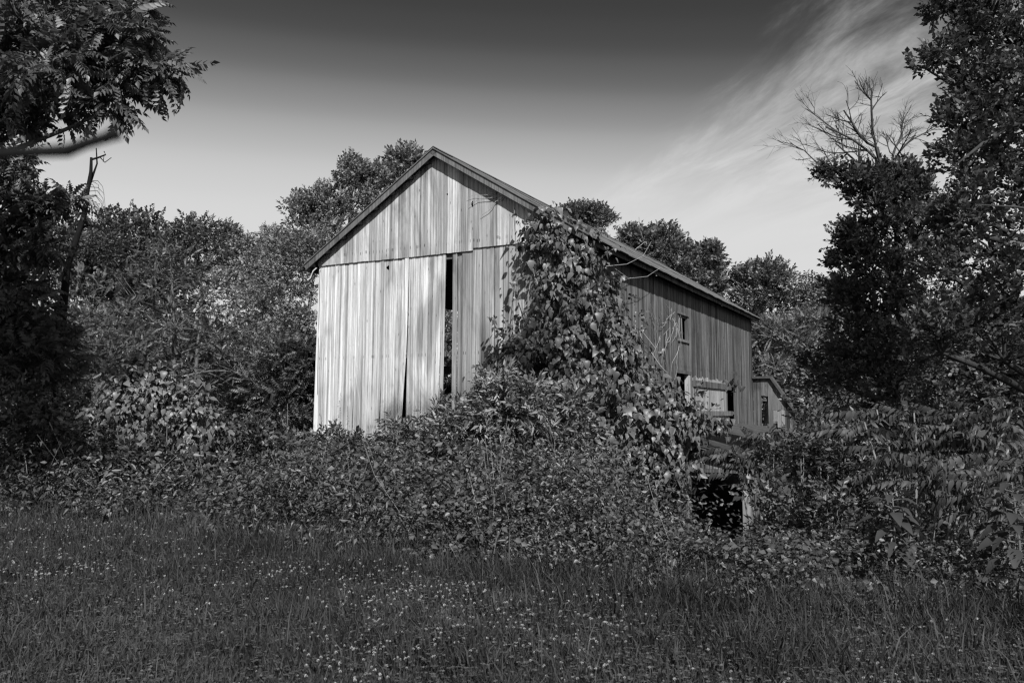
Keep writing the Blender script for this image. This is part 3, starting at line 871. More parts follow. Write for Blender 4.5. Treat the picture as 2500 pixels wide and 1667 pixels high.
# --- bare snag
def snag():
    base = gbase(140, 18)
    o = empty('snag', base); tag(o, 'bare broken dead trunk leaning right, with dry hanging twigs', 'tree')
    P = [base - [0, 0, .2], at(140, 940, 18), at(148, 800, 18), at(165, 650, 18), at(185, 590, 18), at(207, 520, 18), at(213, 470, 18), at(222, 420, 18), at(223, 385, 18)]
    paths = [(P, [.22, .2, .17, .11, .10, .095, .075, .06, .045])]
    def br(pts, r0, r1): paths.append(([at(a, b, 18 + c) for a, b, c in pts], np.linspace(r0, r1, len(pts))))
    br([(223, 390, 0), (240, 385, .1), (258, 378, .1), (254, 370, .1)], .04, .02)
    br([(213, 470, 0), (228, 425, .1), (237, 400, .1), (235, 362, .1)], .05, .018)
    br([(245, 385, .1), (256, 397, .1), (272, 385, .1)], .02, .012)
    br([(252, 395, .1), (254, 380, 0)], .014, .008)
    br([(195, 560, 0), (215, 550, .2), (240, 552, .3), (262, 575, .3), (290, 590, .3), (300, 625, .3)], .045, .01)
    for k in range(26):
        t = rng.uniform(0, 1); y0 = 440 + 110 * t; x0 = 219 - 22 * t
        ln = rng.uniform(15, 55); sx_ = 1 if rng.uniform() < .8 else -1
        br([(x0, y0, 0), (x0 + sx_ * ln * .5, y0 + rng.uniform(-6, 8), .1), (x0 + sx_ * ln * .8, y0 + ln * .35, .1), (x0 + sx_ * ln * .9, y0 + ln * rng.uniform(.6, 1.3), .1)], .013, .004)
    v, f = tubes([(P_, np.asarray(r_) * .62) for P_, r_ in paths], 7); obj_np('trunk', v - base, f, M['bark_black'], o, smooth=True)
    # ivy on the lower trunk
    blobs = [bl(140, 900, 28, 17.8), bl(138, 830, 24, 17.8), bl(140, 960, 34, 17.8)]
    bk, _ = crown_arrays(blobs, 'wide', .2, .8); v, f = join_t(bk); obj_np('ivy', v - base, f, M['leaf_dark'], o)
snag()

# --- trees behind the barn and to its right
make_tree('tree', 'flat-topped tree crown peeking over the middle of the roof', 'tree', gbase(1440, 56), [bl(1425, 540, 32, 56), bl(1465, 548, 30, 56), bl(1392, 535, 24, 56), bl(1430, 600, 45, 56)], 'oval', .5, 'leaf_far', .9, .2)
make_tree('tree', 'rounded tree standing behind the right slope of the barn roof', 'tree', gbase(1630, 54), [bl(1615, 615, 48, 54), bl(1575, 615, 36, 54), bl(1655, 640, 42, 54), bl(1640, 690, 60, 54), bl(1730, 635, 26, 54), bl(1725, 670, 34, 54), bl(1740, 715, 30, 54), bl(1690, 720, 50, 54), bl(1545, 590, 22, 54)], 'wide', .5, 'leaf_far', .95, .24)
GR = 'trees beyond the far end of the barn'
make_tree('tree', 'leafy tree just right of the barn far corner', 'tree', gbase(1850, 50), [bl(1850, 720, 52, 50), bl(1880, 690, 40, 50), bl(1910, 750, 60, 50), bl(1835, 790, 60, 50), bl(1860, 870, 60, 50), bl(1820, 690, 24, 50)], 'oval', .5, 'leaf_far', 1.0, .2, group=GR)
make_tree('tree', 'pale-trunked layered tree behind the annex roof', 'tree', gbase(1925, 47), [bl(1900, 820, 48, 47, 0, .6), bl(1950, 850, 50, 47, 0, .6), bl(1890, 900, 45, 47, 0, .6), bl(1960, 930, 55, 47, 0, .6), bl(1990, 800, 55, 47, 0, .7)], 'fine', .6, 'leaf_bright', .9, .12, 'bark_pale', group=GR, twigs=.8)
make_tree('tree', 'scraggy tree with bare twig tips right of the leafy corner tree', 'tree', gbase(2010, 48), [bl(1985, 735, 48, 48), bl(2040, 760, 55, 48), bl(2010, 820, 65, 48), bl(2080, 820, 65, 48), bl(2050, 900, 70, 48)], 'oval', .48, 'leaf_far', .8, .18, 'bark_pale', group=GR,
          extra=[(curve(at(1985, 760, 48), at(rng.uniform(1940, 2060), rng.uniform(672, 715), 48), 5, .08), np.linspace(.05, .012, 5)) for _ in range(14)])
for (px0, py0, px1, py1, dd) in ((1925, 1040, 1922, 900, 45), (1990, 1040, 1985, 960, 45)):
    pass
# dead-topped tree
def bare_branches(d):
    paths = []
    def grow(p, dirv, ln, r, lev):
        n = 5
        q = p + dirv * ln
        c = curve(p, q, n, .07); paths.append((c, np.linspace(r, r * .55, n)))
        if lev == 0: return
        for k in range(int(rng.integers(3, 5))):
            t = rng.uniform(.3, 1.0); s = c[int(t * (n - 1))]
            nd = norm(dirv + rng.normal(0, .55, 3) * np.array([1, .8, .9]) + np.array([0, 0, .12]))
            grow(s, nd, ln * rng.uniform(.5, .75), r * .52, lev - 1)
    tr = at(2185, 520, d)
    for (a, b, a2, b2) in ((2165, 440, 2130, 330), (2130, 330, 2128, 220), (2150, 400, 2015, 310), (2130, 480, 2000, 390), (2170, 420, 2235, 330), (2140, 360, 2060, 270), (2180, 400, 2200, 330), (2110, 420, 2040, 350)):
        p, q = at(a, b, d), at(a2, b2, d + rng.uniform(-.6, .6))
        L_ = np.linalg.norm(q - p); grow(p, (q - p) / L_, L_, .034, 4 if rng.uniform() < .5 else 3)
    paths.append(([tr, at(2175, 460, d), at(2165, 440, d)], [.1, .085, .07]))
    paths.append(([at(2165, 440, d), at(2150, 400, d), at(2140, 360, d)], [.07, .06, .05]))
    paths.append(([at(2190, 560, d), at(2130, 480, d), at(2110, 420, d)], [.08, .06, .05]))
    return paths
make_tree('dead_topped_tree', 'tree with a bare dead antler-like top above dark leaves', 'tree', gb2(9.6, 20.5),
          [bl(2170, 480, 45, 20), bl(2110, 470, 40, 20), bl(2050, 440, 24, 20), bl(2020, 425, 14, 20), bl(2140, 440, 30, 20), bl(2200, 440, 30, 20), bl(2220, 480, 50, 20), bl(2150, 560, 75, 20), bl(2230, 580, 80, 20), bl(2090, 600, 45, 20), bl(2120, 680, 70, 20), bl(2060, 640, 24, 20), bl(2200, 700, 100, 20), bl(2140, 780, 80, 20), bl(2080, 740, 45, 20), bl(2230, 830, 110, 20), bl(2110, 870, 80, 20), bl(2040, 930, 70, 20), bl(2180, 940, 100, 20)],
          'wide', .24, 'leaf_mid', .95, .2, 'bark_dark', clump=.36, twigs=.5, trunk_pts=curve(gb2(9.6, 20.5), at(2185, 500, 20), 8, .02), extra=bare_branches(20))
make_tree('tree', 'large dark tree filling the right edge and top right corner', 'tree', gb2(11.0, 15.5),
          [bl(2330, 30, 60, 15), bl(2420, 40, 90, 15), bl(2480, 120, 90, 15), bl(2370, 110, 55, 15), bl(2310, 150, 45, 15), bl(2255, 165, 22, 15), bl(2430, 210, 80, 15), bl(2360, 215, 36, 15), bl(2300, 20, 40, 15), bl(2490, 300, 80, 15), bl(2400, 290, 60, 15), bl(2330, 310, 48, 15), bl(2430, 400, 90, 15), bl(2350, 420, 70, 15), bl(2480, 500, 100, 15), bl(2380, 520, 80, 15), bl(2310, 560, 60, 15), bl(2420, 620, 110, 15), bl(2330, 680, 85, 15), bl(2480, 740, 110, 15), bl(2380, 800, 110, 15), bl(2300, 860, 90, 15), bl(2450, 880, 110, 15), bl(2600, 300, 200, 15), bl(2600, 700, 200, 15)],
          'wide', .22, 'leaf_dark', .64, .26, 'bark_dark', clump=.36, twigs=.5, trunk_pts=curve(gb2(11.0, 15.5), at(2560, 150, 15), 8, .02),
          extra=[([at(2560, 250, 14.6), at(2480, 300, 14.4), at(2400, 350, 14.2), at(2330, 405, 14.1)], [.07, .05, .035, .012]),
                 ([at(2560, 520, 14.3), at(2480, 505, 14.0), at(2380, 500, 13.9)], [.03, .02, .008])])

# ------------------------------------------------------------------ shrubs, vine and weeds
LEAF = [leaf_broad(.36, .10, .30), leaf_broad(.42, .17, .45, .03), leaf_broad(.29, .06, .20, -.02)]
def leaf_cover(blobs, n, size, droop=.8, front_only=True):
    """big leaves shingled over blobs: pos, tip dir, face normal, scale"""
    P, Dv, N = [], [], []
    vol = np.array([np.mean(np.asarray(r) * np.ones(3)) ** 2 for _, r in blobs]); cnt = (n * vol / vol.sum()).astype(int)
    for (c, r), k in zip(blobs, cnt):
        r = np.asarray(r) * np.ones(3)
        kc = max(2, k // 8)
        e = rdir(kc * 2); e = e[(e @ np.array([0, -.8, .35])) > -.45][:kc]
        rad = np.where(rng.uniform(0, 1, len(e)) < .8, rng.uniform(.80, 1.22, len(e)), rng.uniform(.5, .8, len(e)))
        rad = np.where(rng.uniform(0, 1, len(e)) < .17, rng.uniform(1.2, 1.5, len(e)), rad)
        cc = np.asarray(c) + e * r * rad[:, None]
        hol = np.sin(cc[:, 0] * 4.3 + 1) + np.sin(cc[:, 2] * 3.7 + cc[:, 0] * 1.9) + np.sin(cc[:, 1] * 3.1 + cc[:, 2] * 2.3)
        ok = hol > -1.4; e, cc = e[ok], cc[ok]                                              # hollows between the shoots
        sh = norm(e * .6 + rng.normal(0, .5, e.shape) + np.array([0, -.1, -.15]))            # direction of the shoot
        kk = rng.integers(5, 12, len(e)); ix = np.repeat(np.arange(len(e)), kk)
        t = rng.uniform(-1, 1, len(ix))
        off = sh[ix] * (t * size * 1.5)[:, None] + rng.normal(0, size * .42, (len(ix), 3))
        P.append(cc[ix] + off)
        N.append(norm(e[ix] * .7 + np.array([0, -.1, .62]) + rng.normal(0, .30, off.shape)))
        Dv.append(norm(norm(off) * .4 + e[ix] * .4 + np.array([0, 0, -droop * 1.0]) + rng.normal(0, .28, off.shape)))
    P, Dv, N = map(np.concatenate, (P, Dv, N))
    return P, Dv, N, size * rng.choice([.55, .75, 1.0, 1.3], len(P), p=[.2, .3, .35, .15]) * rng.uniform(.85, 1.15, len(P))

def leafy(o, base, P, Dv, N, S, leafmat, n_obj, name='leaf', mass='foliage'):
    """the n_obj leaves that show largest become parts, the rest one mass"""
    depth = np.linalg.norm(P - EYE, axis=1)
    facing = np.abs((norm(EYE - P) * N).sum(-1))
    # leaves on the outside, towards the viewer, in sunlit places show largest
    out = (norm(EYE - P) * (P - P.mean(0))).sum(-1)
    score = S / depth * (facing + .3) * (1 + .3 * np.clip(out, -2, 2))
    order = np.argsort(-score); big, rest = order[:n_obj], order[n_obj:]
    blocks = []
    var = rng.integers(0, 3, len(P))
    for k in range(3):
        m = rest[var[rest] == k]
        if len(m): blocks.append(place(LEAF[k], P[m], Dv[m], N[m], S[m]))
    if blocks:
        v, f = join_t(blocks); q = obj_np(mass, v - base, f, M[leafmat], o, smooth=True); tag(q, kind='stuff')
    if n_obj:
        mes = [mesh_np(name, v, f, M[leafmat], True) for v, f in LEAF]
        Fm = frames(Dv[big], N[big])
        for j, i in enumerate(big):
            q = bpy.data.objects.new(name, mes[var[i]])
            A = np.eye(4); A[:3, :3] = Fm[j] * S[i]; A[:3, 3] = P[i] - base
            q.matrix_local = Matrix(A.tolist()); link(q, o)

def stems_mesh(o, base, paths, m='stem', name='stem', sides=5):
    v, f = tubes(paths, sides); return obj_np(name, v - base, f, M[m], o, smooth=True)

# climbing vine on the near corner of the barn, spilling over the lean-to
def vine():
    base = B(W - .2, -.5, 0); base[2] = gz(base[0], base[1])
    o = empty('climbing_vine', base); tag(o, 'big-leaved vine climbing the barn corner to the eave and smothering the lean-to', 'vine')
    up = [(1330, 525, 32), (1375, 545, 34), (1320, 580, 44), (1385, 600, 50), (1340, 640, 46), (1430, 620, 42), (1300, 600, 26), (1405, 670, 60), (1345, 700, 52), (1450, 720, 52), (1400, 770, 75), (1340, 790, 62), (1470, 800, 58), (1500, 700, 20),
          (1290, 860, 58), (1370, 860, 80), (1460, 880, 80), (1540, 860, 30), (1240, 900, 52), (1230, 960, 40), (1310, 950, 80), (1410, 960, 95), (1510, 950, 66), (1580, 960, 44), (1200, 940, 34), (1190, 900, 22), (1545, 900, 44), (1620, 985, 38), (1500, 830, 36), (1560, 940, 44), (1350, 1010, 70), (1450, 1000, 80)]
    blobs = [bl(a, b, r, 22.2 + max(0, (a - 1400)) * .006 + abs(a - 1400) * .002 - .12, 0, 1.0) for a, b, r in up]
    low = [(1450, 1040, 90), (1540, 1010, 75), (1620, 1010, 55), (1680, 1035, 34), (1500, 1110, 90), (1590, 1080, 75), (1560, 1160, 80), (1605, 1180, 56), (1605, 1250, 42), (1500, 1200, 75), (1590, 1250, 55), (1650, 1100, 44), (1690, 1065, 28), (1730, 1045, 24), (1590, 1290, 34)]
    blobs += [bl(a, b, r, 20.9 - (a - 1450) * .0025, 0, 1.0) for a, b, r in low]
    blobs = [(c_, np.asarray(r_) * 1.02) for c_, r_ in blobs]
    P, Dv, N, S = leaf_cover(blobs, 16000, .185)
    # stray shoots along the eave, the gable and the lean-to roof
    for (a, b, r, n, d) in ((1280, 690, 40, 16, 22.4), (1215, 785, 36, 22, 22.6), (1285, 640, 22, 10, 22.4), (1490, 610, 26, 14, 22.6), (1540, 720, 24, 12, 23), (1575, 790, 26, 10, 23.2), (1605, 855, 22, 10, 24), (1560, 760, 16, 8, 23.4), (1480, 560, 18, 8, 22.6), (1710, 955, 24, 14, 21.5), (1790, 940, 22, 16, 21), (1740, 1010, 40, 30, 20.6), (1770, 1035, 30, 16, 20.4), (1690, 985, 26, 14, 21)):
        c = at(a, b, d); rr = r * d / F_PX
        P = np.concatenate([P, c + rng.normal(0, .6, (n, 3)) * rr * np.array([1, .5, .8])]); Dv = np.concatenate([Dv, norm(rng.normal(0, .6, (n, 3)) + [0, -.3, -.6])])
        N = np.concatenate([N, norm(rng.normal(0, .4, (n, 3)) + [0, -.5, .8])]); S = np.concatenate([S, .16 * rng.uniform(.6, 1.2, n)])
    leafy(o, base, P, Dv, N, S, 'leaf_vine', 300)
    paths = []
    for k in range(14):
        a = W - .15 + rng.uniform(-.5, .1); p = B(a, -.15, .2)
        q = B(a + rng.uniform(-1.2, .2), -.15, rng.uniform(3.5, 6.6)); paths.append((curve(p, q, 9, .05), np.linspace(.035, .01, 9)))
    for k in range(12):
        b = rng.uniform(.2, 2.5); p = B(W + .12, b, .3); q = B(W + .12, b + rng.uniform(-.5, 1.5), rng.uniform(3.0, 6.0)); paths.append((curve(p, q, 9, .05), np.linspace(.03, .008, 9)))
    stems_mesh(o, base, paths)
    # dry tendrils: over the gable, along the eave, round the window
    ten = []
    def fr(pts, y=-.12, r=.014): ten.append(([on_front(a, b, y) for a, b in pts], np.linspace(r, r * .4, len(pts))))
    def on_front(px, py, y=-.12):
        q = ray(px, py); t = ((O + y * U - EYE) @ U) / (q @ U); return EYE + q * t
    def on_side(px, py, y=.1):
        q = ray(px, py); t = ((O + (W + y) * V - EYE) @ V) / (q @ V); return EYE + q * t
    fr([(1228, 465), (1212, 480), (1195, 484), (1170, 486), (1145, 501)]); fr([(1215, 465), (1200, 475), (1180, 477), (1160, 476), (1140, 482)], r=.01)
    fr([(1232, 476), (1222, 487), (1210, 492), (1205, 502), (1195, 513), (1175, 526)], r=.016); fr([(1262, 488), (1275, 507), (1285, 526)], r=.014); fr([(1255, 505), (1258, 540), (1262, 590)], r=.008)
    for pts in ([(1480, 650), (1530, 645), (1570, 625), (1590, 590)], [(1500, 655), (1535, 680), (1580, 675), (1610, 655), (1640, 660)], [(1510, 690), (1540, 678)], [(1560, 530), (1562, 560), (1575, 600)], [(1565, 565), (1570, 585)], [(1550, 610), (1575, 590), (1590, 620)]):
        ten.append(([on_side(a, b, .55) for a, b in pts], np.linspace(.010, .005, len(pts))))
    for k in range(26):
        x0, y0 = rng.uniform(1610, 1660), rng.uniform(760, 860)
        ten.append((curve(on_side(x0, y0), on_side(x0 + rng.uniform(-25, 25), y0 + rng.uniform(-50, 90)), 6, .10), np.linspace(.010, .004, 6)))
    for k in range(12):
        x0 = rng.uniform(1500, 1600); y0 = rng.uniform(720, 880)
        ten.append((curve(on_side(x0, y0), on_side(x0 + rng.uniform(-20, 30), y0 + rng.uniform(20, 130)), 6, .06), np.linspace(.012, .005, 6)))
    for (a0, b0, a1, b1) in ((1590, 860, 1630, 910), (1600, 850, 1560, 800), (1720, 1010, 1690, 990), (1640, 1060, 1690, 1100), (1655, 1180, 1690, 1110)):
        ten.append((curve(at(a0, b0, 21.6), at(a1, b1, 21.4), 6, .06), np.linspace(.012, .005, 6)))
    for tp_ in ten: stems_mesh(o, base, [tp_], 'bark_pale', 'dry_tendril', 4)
vine()

def mound():
    d = 16
    base = gbase(370, d); o = empty('vine_mound', base); tag(o, 'sunlit mound of large-leaved vine at the left in front of the feathery tree', 'shrub')
    blobs = [bl(360, 925, 55, d), bl(300, 940, 50, d), bl(420, 950, 50, d), bl(480, 1000, 50, d), bl(250, 990, 60, d), bl(430, 985, 55, d), bl(490, 1030, 55, d), bl(340, 1010, 90, d), bl(230, 1050, 70, d), bl(420, 1060, 80, d), bl(540, 1060, 40, d), bl(320, 915, 26, d), bl(400, 915, 22, d)]
    P, Dv, N, S = leaf_cover(blobs, 4400, .12, .55)
    # small shoots on top
    for (a, b) in ((255, 900), (310, 890), (345, 885), (400, 905), (285, 915), (455, 960), (490, 970)):
        c = at(a, b, d); n = 9
        P = np.concatenate([P, c + rng.normal(0, .10, (n, 3))]); Dv = np.concatenate([Dv, norm(rng.normal(0, .7, (n, 3)) + [0, 0, -.4])]); N = np.concatenate([N, norm(rng.normal(0, .4, (n, 3)) + [0, -.3, 1])]); S = np.concatenate([S, .15 * rng.uniform(.7, 1.1, n)])
    leafy(o, base, P, Dv, N, S, 'leaf_mound', 140)
    stems_mesh(o, base, [(curve(base + rng.normal(0, .5, 3) * [1, 1, 0], at(rng.uniform(230, 520), rng.uniform(920, 1050), d), 7, .08), np.linspace(.02, .006, 7)) for _ in range(24)])
mound()

def bush(name, label, cat, base, blobs, kind, size, leafmat, dens, stems=14, group=None):
    base = np.asarray(base, float)
    o = empty(name, base); tag(o, label, cat, group)
    bk, cl = crown_arrays(blobs, kind, size, dens, .1, .34, 0, True); v, f = join_t(bk); obj_np('foliage', v - base, f, M[leafmat], o)
    paths = []
    for c, cc in cl:
        for q in cc[rng.uniform(0, 1, len(cc)) < .25]:
            g = base + np.array([rng.normal(0, .25), rng.normal(0, .2), -.05]); g[0] = .5 * g[0] + .5 * c[0]; g[2] = gz(g[0], g[1]) - .05
            paths.append((curve(g, q, 6, .08), np.linspace(.014, .004, 6)))
    stems_mesh(o, base, paths); return o

bush('weed_shrub', 'tall drooping narrow-leaved shrub in front of the vine at the barn corner', 'shrub', gbase(1280, 18), [bl(1220, 960, 34, 18), bl(1290, 990, 48, 18), bl(1230, 1030, 56, 18), bl(1330, 1040, 56, 18), bl(1395, 1010, 36, 18), bl(1280, 1090, 70, 18), bl(1180, 1100, 60, 18), bl(1370, 1110, 60, 18), bl(1420, 1080, 36, 18), bl(1100, 1080, 40, 18), bl(1120, 1040, 26, 18), bl(1060, 1110, 40, 18)], 'lance', .30, 'leaf_bright', .62)
bush('sapling', 'light drooping sapling below the slot between the barn doors', 'shrub', gbase(1085, 19.5), [bl(1085, 1020, 26, 19.5), bl(1110, 1050, 34, 19.5), bl(1060, 1070, 34, 19.5), bl(1100, 1100, 44, 19.5), bl(1130, 1010, 18, 19.5)], 'lance', .30, 'leaf_bright', .6, group='saplings in front of the barn doors')
bush('sapling', 'light drooping sapling right of the leaning barn board', 'shrub', gbase(985, 19.5), [bl(975, 1065, 24, 19.5), bl(1005, 1080, 30, 19.5), bl(960, 1100, 36, 19.5), bl(1010, 1120, 38, 19.5)], 'lance', .28, 'leaf_bright', .6, group='saplings in front of the barn doors')
bush('sapling', 'bushy sapling at the left foot of the barn among the weed stalks', 'shrub', gbase(825, 20.5), [bl(825, 1075, 24, 20.5), bl(850, 1100, 28, 20.5), bl(795, 1105, 28, 20.5), bl(830, 1125, 34, 20.5)], 'wide', .24, 'leaf', .6, group='saplings in front of the barn doors')
bush('sapling', 'tall light sapling in front of the vine, left of the drooping shrub', 'shrub', gbase(1200, 18.5), [bl(1200, 930, 24, 18.5), bl(1175, 980, 32, 18.5), bl(1230, 985, 38, 18.5), bl(1160, 1040, 38, 18.5), bl(1210, 1060, 46, 18.5)], 'wide', .24, 'leaf_bright', .6, group='saplings in front of the barn doors')
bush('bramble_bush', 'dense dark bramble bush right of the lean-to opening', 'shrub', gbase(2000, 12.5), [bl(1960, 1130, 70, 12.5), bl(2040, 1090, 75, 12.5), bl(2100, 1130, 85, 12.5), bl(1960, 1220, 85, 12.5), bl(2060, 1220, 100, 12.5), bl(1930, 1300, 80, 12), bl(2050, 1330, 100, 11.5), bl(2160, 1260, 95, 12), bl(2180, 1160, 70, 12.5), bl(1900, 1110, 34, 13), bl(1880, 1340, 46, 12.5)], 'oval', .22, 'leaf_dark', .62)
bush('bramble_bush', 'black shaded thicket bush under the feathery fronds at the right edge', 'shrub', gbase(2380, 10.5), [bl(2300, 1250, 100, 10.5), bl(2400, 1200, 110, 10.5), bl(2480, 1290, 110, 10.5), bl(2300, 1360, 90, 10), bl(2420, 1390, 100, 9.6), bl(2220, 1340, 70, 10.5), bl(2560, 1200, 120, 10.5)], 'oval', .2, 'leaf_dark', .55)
bush('leafy_shrub', 'leafy shrub spilling from the left mound towards the barn', 'shrub', gbase(560, 17), [bl(520, 1080, 50, 17), bl(590, 1085, 45, 17), bl(640, 1110, 40, 17), bl(560, 1130, 60, 17), bl(470, 1120, 60, 17), bl(620, 1070, 18, 17)], 'oval', .24, 'leaf_weed', .62)
bush('leafy_shrub', 'tangled dark shrub at the left edge below the walnut leaves', 'shrub', gbase(90, 15), [bl(60, 1080, 80, 15), bl(150, 1090, 80, 15), bl(-20, 1130, 90, 15), bl(100, 1160, 80, 15), bl(230, 1130, 70, 15), bl(40, 1000, 50, 15.5), bl(140, 1020, 50, 15.5)], 'oval', .26, 'leaf_weed', .6)

for lab, px, d, bb in (
        ('leafy bush at the left foot of the barn boards', 740, 18, [(690, 1110, 36), (745, 1120, 40), (800, 1125, 36), (720, 1160, 50), (780, 1170, 50)]),
        ('leafy bush below the leaning board of the barn front', 900, 18, [(860, 1130, 36), (920, 1140, 40), (960, 1115, 30), (880, 1180, 50), (950, 1185, 50)]),
        ('leafy bush below the slot in the barn front', 1060, 17.5, [(1020, 1110, 40), (1080, 1120, 46), (1010, 1170, 50), (1090, 1190, 56)]),
        ('rounded bush at the grass edge below the middle of the barn', 1090, 14, [(1030, 1240, 46), (1100, 1225, 50), (1160, 1240, 46), (1090, 1280, 50)]),
        ('bushy weeds at the grass edge below the barn corner', 1330, 13.5, [(1250, 1215, 56), (1330, 1200, 60), (1400, 1220, 56), (1290, 1280, 56), (1380, 1290, 60), (1450, 1270, 46)]),
        ('bushy weeds below the hanging vine left of the opening', 1560, 11.6, [(1480, 1330, 50), (1560, 1345, 50), (1630, 1370, 46), (1520, 1390, 46), (1690, 1385, 40)]),
        ('rounded bush at the grass edge left of the barn', 690, 14.8, [(640, 1200, 50), (710, 1190, 50), (770, 1215, 46), (680, 1250, 50), (600, 1230, 46)]),
        ('low bush in front of the sunlit vine mound', 400, 14.6, [(330, 1160, 50), (410, 1150, 56), (480, 1170, 50), (380, 1200, 50), (540, 1190, 44)]),
        ('spreading weed bush nearest the grass below the barn corner', 1300, 10.6, [(1220, 1290, 46), (1300, 1300, 50), (1380, 1315, 46), (1260, 1330, 40)]),
        ('spreading weed bush nearest the grass below the middle of the barn', 960, 12.2, [(880, 1260, 46), (950, 1255, 50), (1010, 1275, 44), (920, 1300, 40)]),
        ('low bush right of the lean-to opening at the grass edge', 1790, 11, [(1740, 1380, 36), (1800, 1390, 40), (1860, 1390, 40), (1920, 1410, 40)])):
    bush('weed_bush', lab, 'shrub', gbase(px, d), [bl(a_, b_ - rng.uniform(-10, 14), r_ * rng.uniform(.9, 1.15), d + rng.uniform(-.5, .5)) for a_, b_, r_ in bb], ('oval', 'lance', 'wide')[int(rng.integers(0, 3))], rng.uniform(.17, .25), 'leaf_weed', .55, group='weed bushes along the grass edge')

for lab, px, d, bb in (
        ('dark shrubby tree under the dead-topped tree', 2140, 26, [(2080, 930, 70), (2160, 960, 80), (2230, 930, 80), (2120, 870, 70), (2200, 1000, 70)]),
        ('dim leafy thicket tree between the dead-topped tree and the annex', 2050, 32, [(1980, 980, 46), (2040, 960, 60), (2100, 990, 56), (2160, 985, 56), (2220, 995, 50)]),
        ('dim leafy thicket tree far back under the right-hand trees', 2400, 30, [(2280, 985, 60), (2350, 960, 66), (2420, 985, 66), (2490, 965, 70), (2560, 990, 70)]),
        ('dark shrubby tree low at the right edge', 2400, 22, [(2320, 960, 90), (2420, 940, 100), (2520, 960, 100), (2360, 880, 90), (2470, 860, 100)])):
    make_tree('understorey_tree', lab, 'tree', gbase(px, d), [bl(a_, b_, r_, d) for a_, b_, r_ in bb], 'wide', .3, 'leaf_dark', .9, .1, 'bark_dark', full=True)

# sumac shrubs: every compound leaf is a part
rng = np.random.default_rng(21)
FR = [pinnate(k_, leaf_broad(.19, .04, .32), 1.0, .24, a, drop=dr_, jit=.2) for k_, a, dr_ in ((9, .15, .6), (11, .3, .9), (10, .45, 1.2), (12, .6, .8), (8, .25, 1.4), (11, .7, 1.0))]
FRM = [mesh_np('frond', v, f, M['leaf_sumac'], True) for v, f in FR]
FRM2 = [mesh_np('frond', v, f, M['leaf_sumac'], True) for v, f in FR]
def sumac(name, label, base, tips, size, meshes, nper=(7, 11)):
    base = np.asarray(base, float); o = empty(name, base); tag(o, label, 'shrub', 'fern-leaved sumac shrubs')
    paths = []
    for t in tips:
        t = np.asarray(t); g = base + np.array([(t[0] - base[0]) * .25, (t[1] - base[1]) * .25, -.1])
        c = curve(g, t, 8, .05); paths.append((c, np.linspace(.022, .01, 8)))
        n = int(rng.integers(*nper)); a0 = rng.uniform(0, 6.28)
        for k in range(n):
            ang = a0 + k * 2.4 + rng.normal(0, .25); el = rng.uniform(-.1, .55)
            d = np.array([math.cos(ang) * math.cos(el), math.sin(ang) * math.cos(el), math.sin(el)])
            q = bpy.data.objects.new('frond', meshes[int(rng.integers(0, len(meshes)))])
            A = np.eye(4); s = size * rng.uniform(.7, 1.15)
            A[:3, :3] = frames(d[None], np.array([[rng.normal(0, .15), rng.normal(0, .15) - .15, 1.0]]))[0] * s
            A[:3, 3] = t - np.array([0, 0, .05 * k * size]) - base
            q.matrix_local = Matrix(A.tolist()); link(q, o)
    stems_mesh(o, base, paths)
sumac('sumac_shrub', 'fern-leaved sumac shrub hanging over the right edge of the picture', gb2(4.6, 9.4), [at(a, b, d) for a, b, d in ((2110, 1030, 9.6), (2230, 1000, 9.4), (2170, 1090, 9.2), (2330, 1020, 9.2), (2420, 1060, 9), (2300, 1120, 8.8), (2380, 1160, 8.6), (2470, 1000, 9), (2480, 1130, 8.6), (2250, 1180, 9), (2460, 1230, 8.4), (2140, 1000, 10), (2390, 990, 9.4), (2280, 1060, 9.4))], .52, FRM, (8, 13))
sumac('sumac_shrub', 'fern-leaved sumac shrub standing in front of the lean-to opening', gbase(1850, 15), [at(a, b, d) for a, b, d in ((1790, 1085, 15), (1800, 1140, 14.8), (1865, 1055, 15), (1850, 1125, 14.8), (1890, 1105, 15), (1880, 1165, 14.8), (1910, 1190, 14.8), (1915, 1065, 15.2))], .62, FRM2, (7, 11))
sumac('sumac_shrub', 'fern-leaved sumac shrub between the annex and the dark bushes', gbase(2010, 17), [at(a, b, d) for a, b, d in ((2040, 1020, 17), (2090, 1030, 16.5), (2010, 1065, 16.5), (2120, 1000, 17))], .75, FRM, (6, 9))

# big-leaved pokeweed plants
PK = leaf_broad(.24, .05, .28)
PKM = mesh_np('leaf', *PK, M['leaf_sumac'], True)
PKD = mesh_np('leaf', *PK, M['leaf_sumac'], True)
def pokeweed(label, base, h, size, n, me, wide=.28):
    base = np.asarray(base, float); o = empty('pokeweed', base); tag(o, label, 'plant', 'broad-leaved pokeweeds')
    paths = [(curve(base, base + [0, 0, h], 7, .04), np.linspace(.016, .007, 7))]
    for k in range(n):
        t = .3 + .7 * k / n; ang = k * 2.4 + rng.normal(0, .2); el = .35 - .5 * (1 - t) + rng.normal(0, .12)
        d = np.array([math.cos(ang) * math.cos(el), math.sin(ang) * math.cos(el), math.sin(el)])
        st = base + np.array([0, 0, h * t]); p = st + d * wide * (1.15 - t * .8)
        paths.append((curve(st, p, 3, .03), [.008, .006, .004]))
        q = bpy.data.objects.new('leaf', me); A = np.eye(4); s = size * (1.1 - .35 * t) * rng.uniform(.8, 1.15)
        A[:3, :3] = frames((d + [0, 0, -.35])[None], np.array([[d[0] * .3, d[1] * .3, 1.0]]) + rng.normal(0, .15, (1, 3)))[0] * s; A[:3, 3] = p - base
        q.matrix_local = Matrix(A.tolist()); link(q, o)
    stems_mesh(o, base, paths, 'bark')
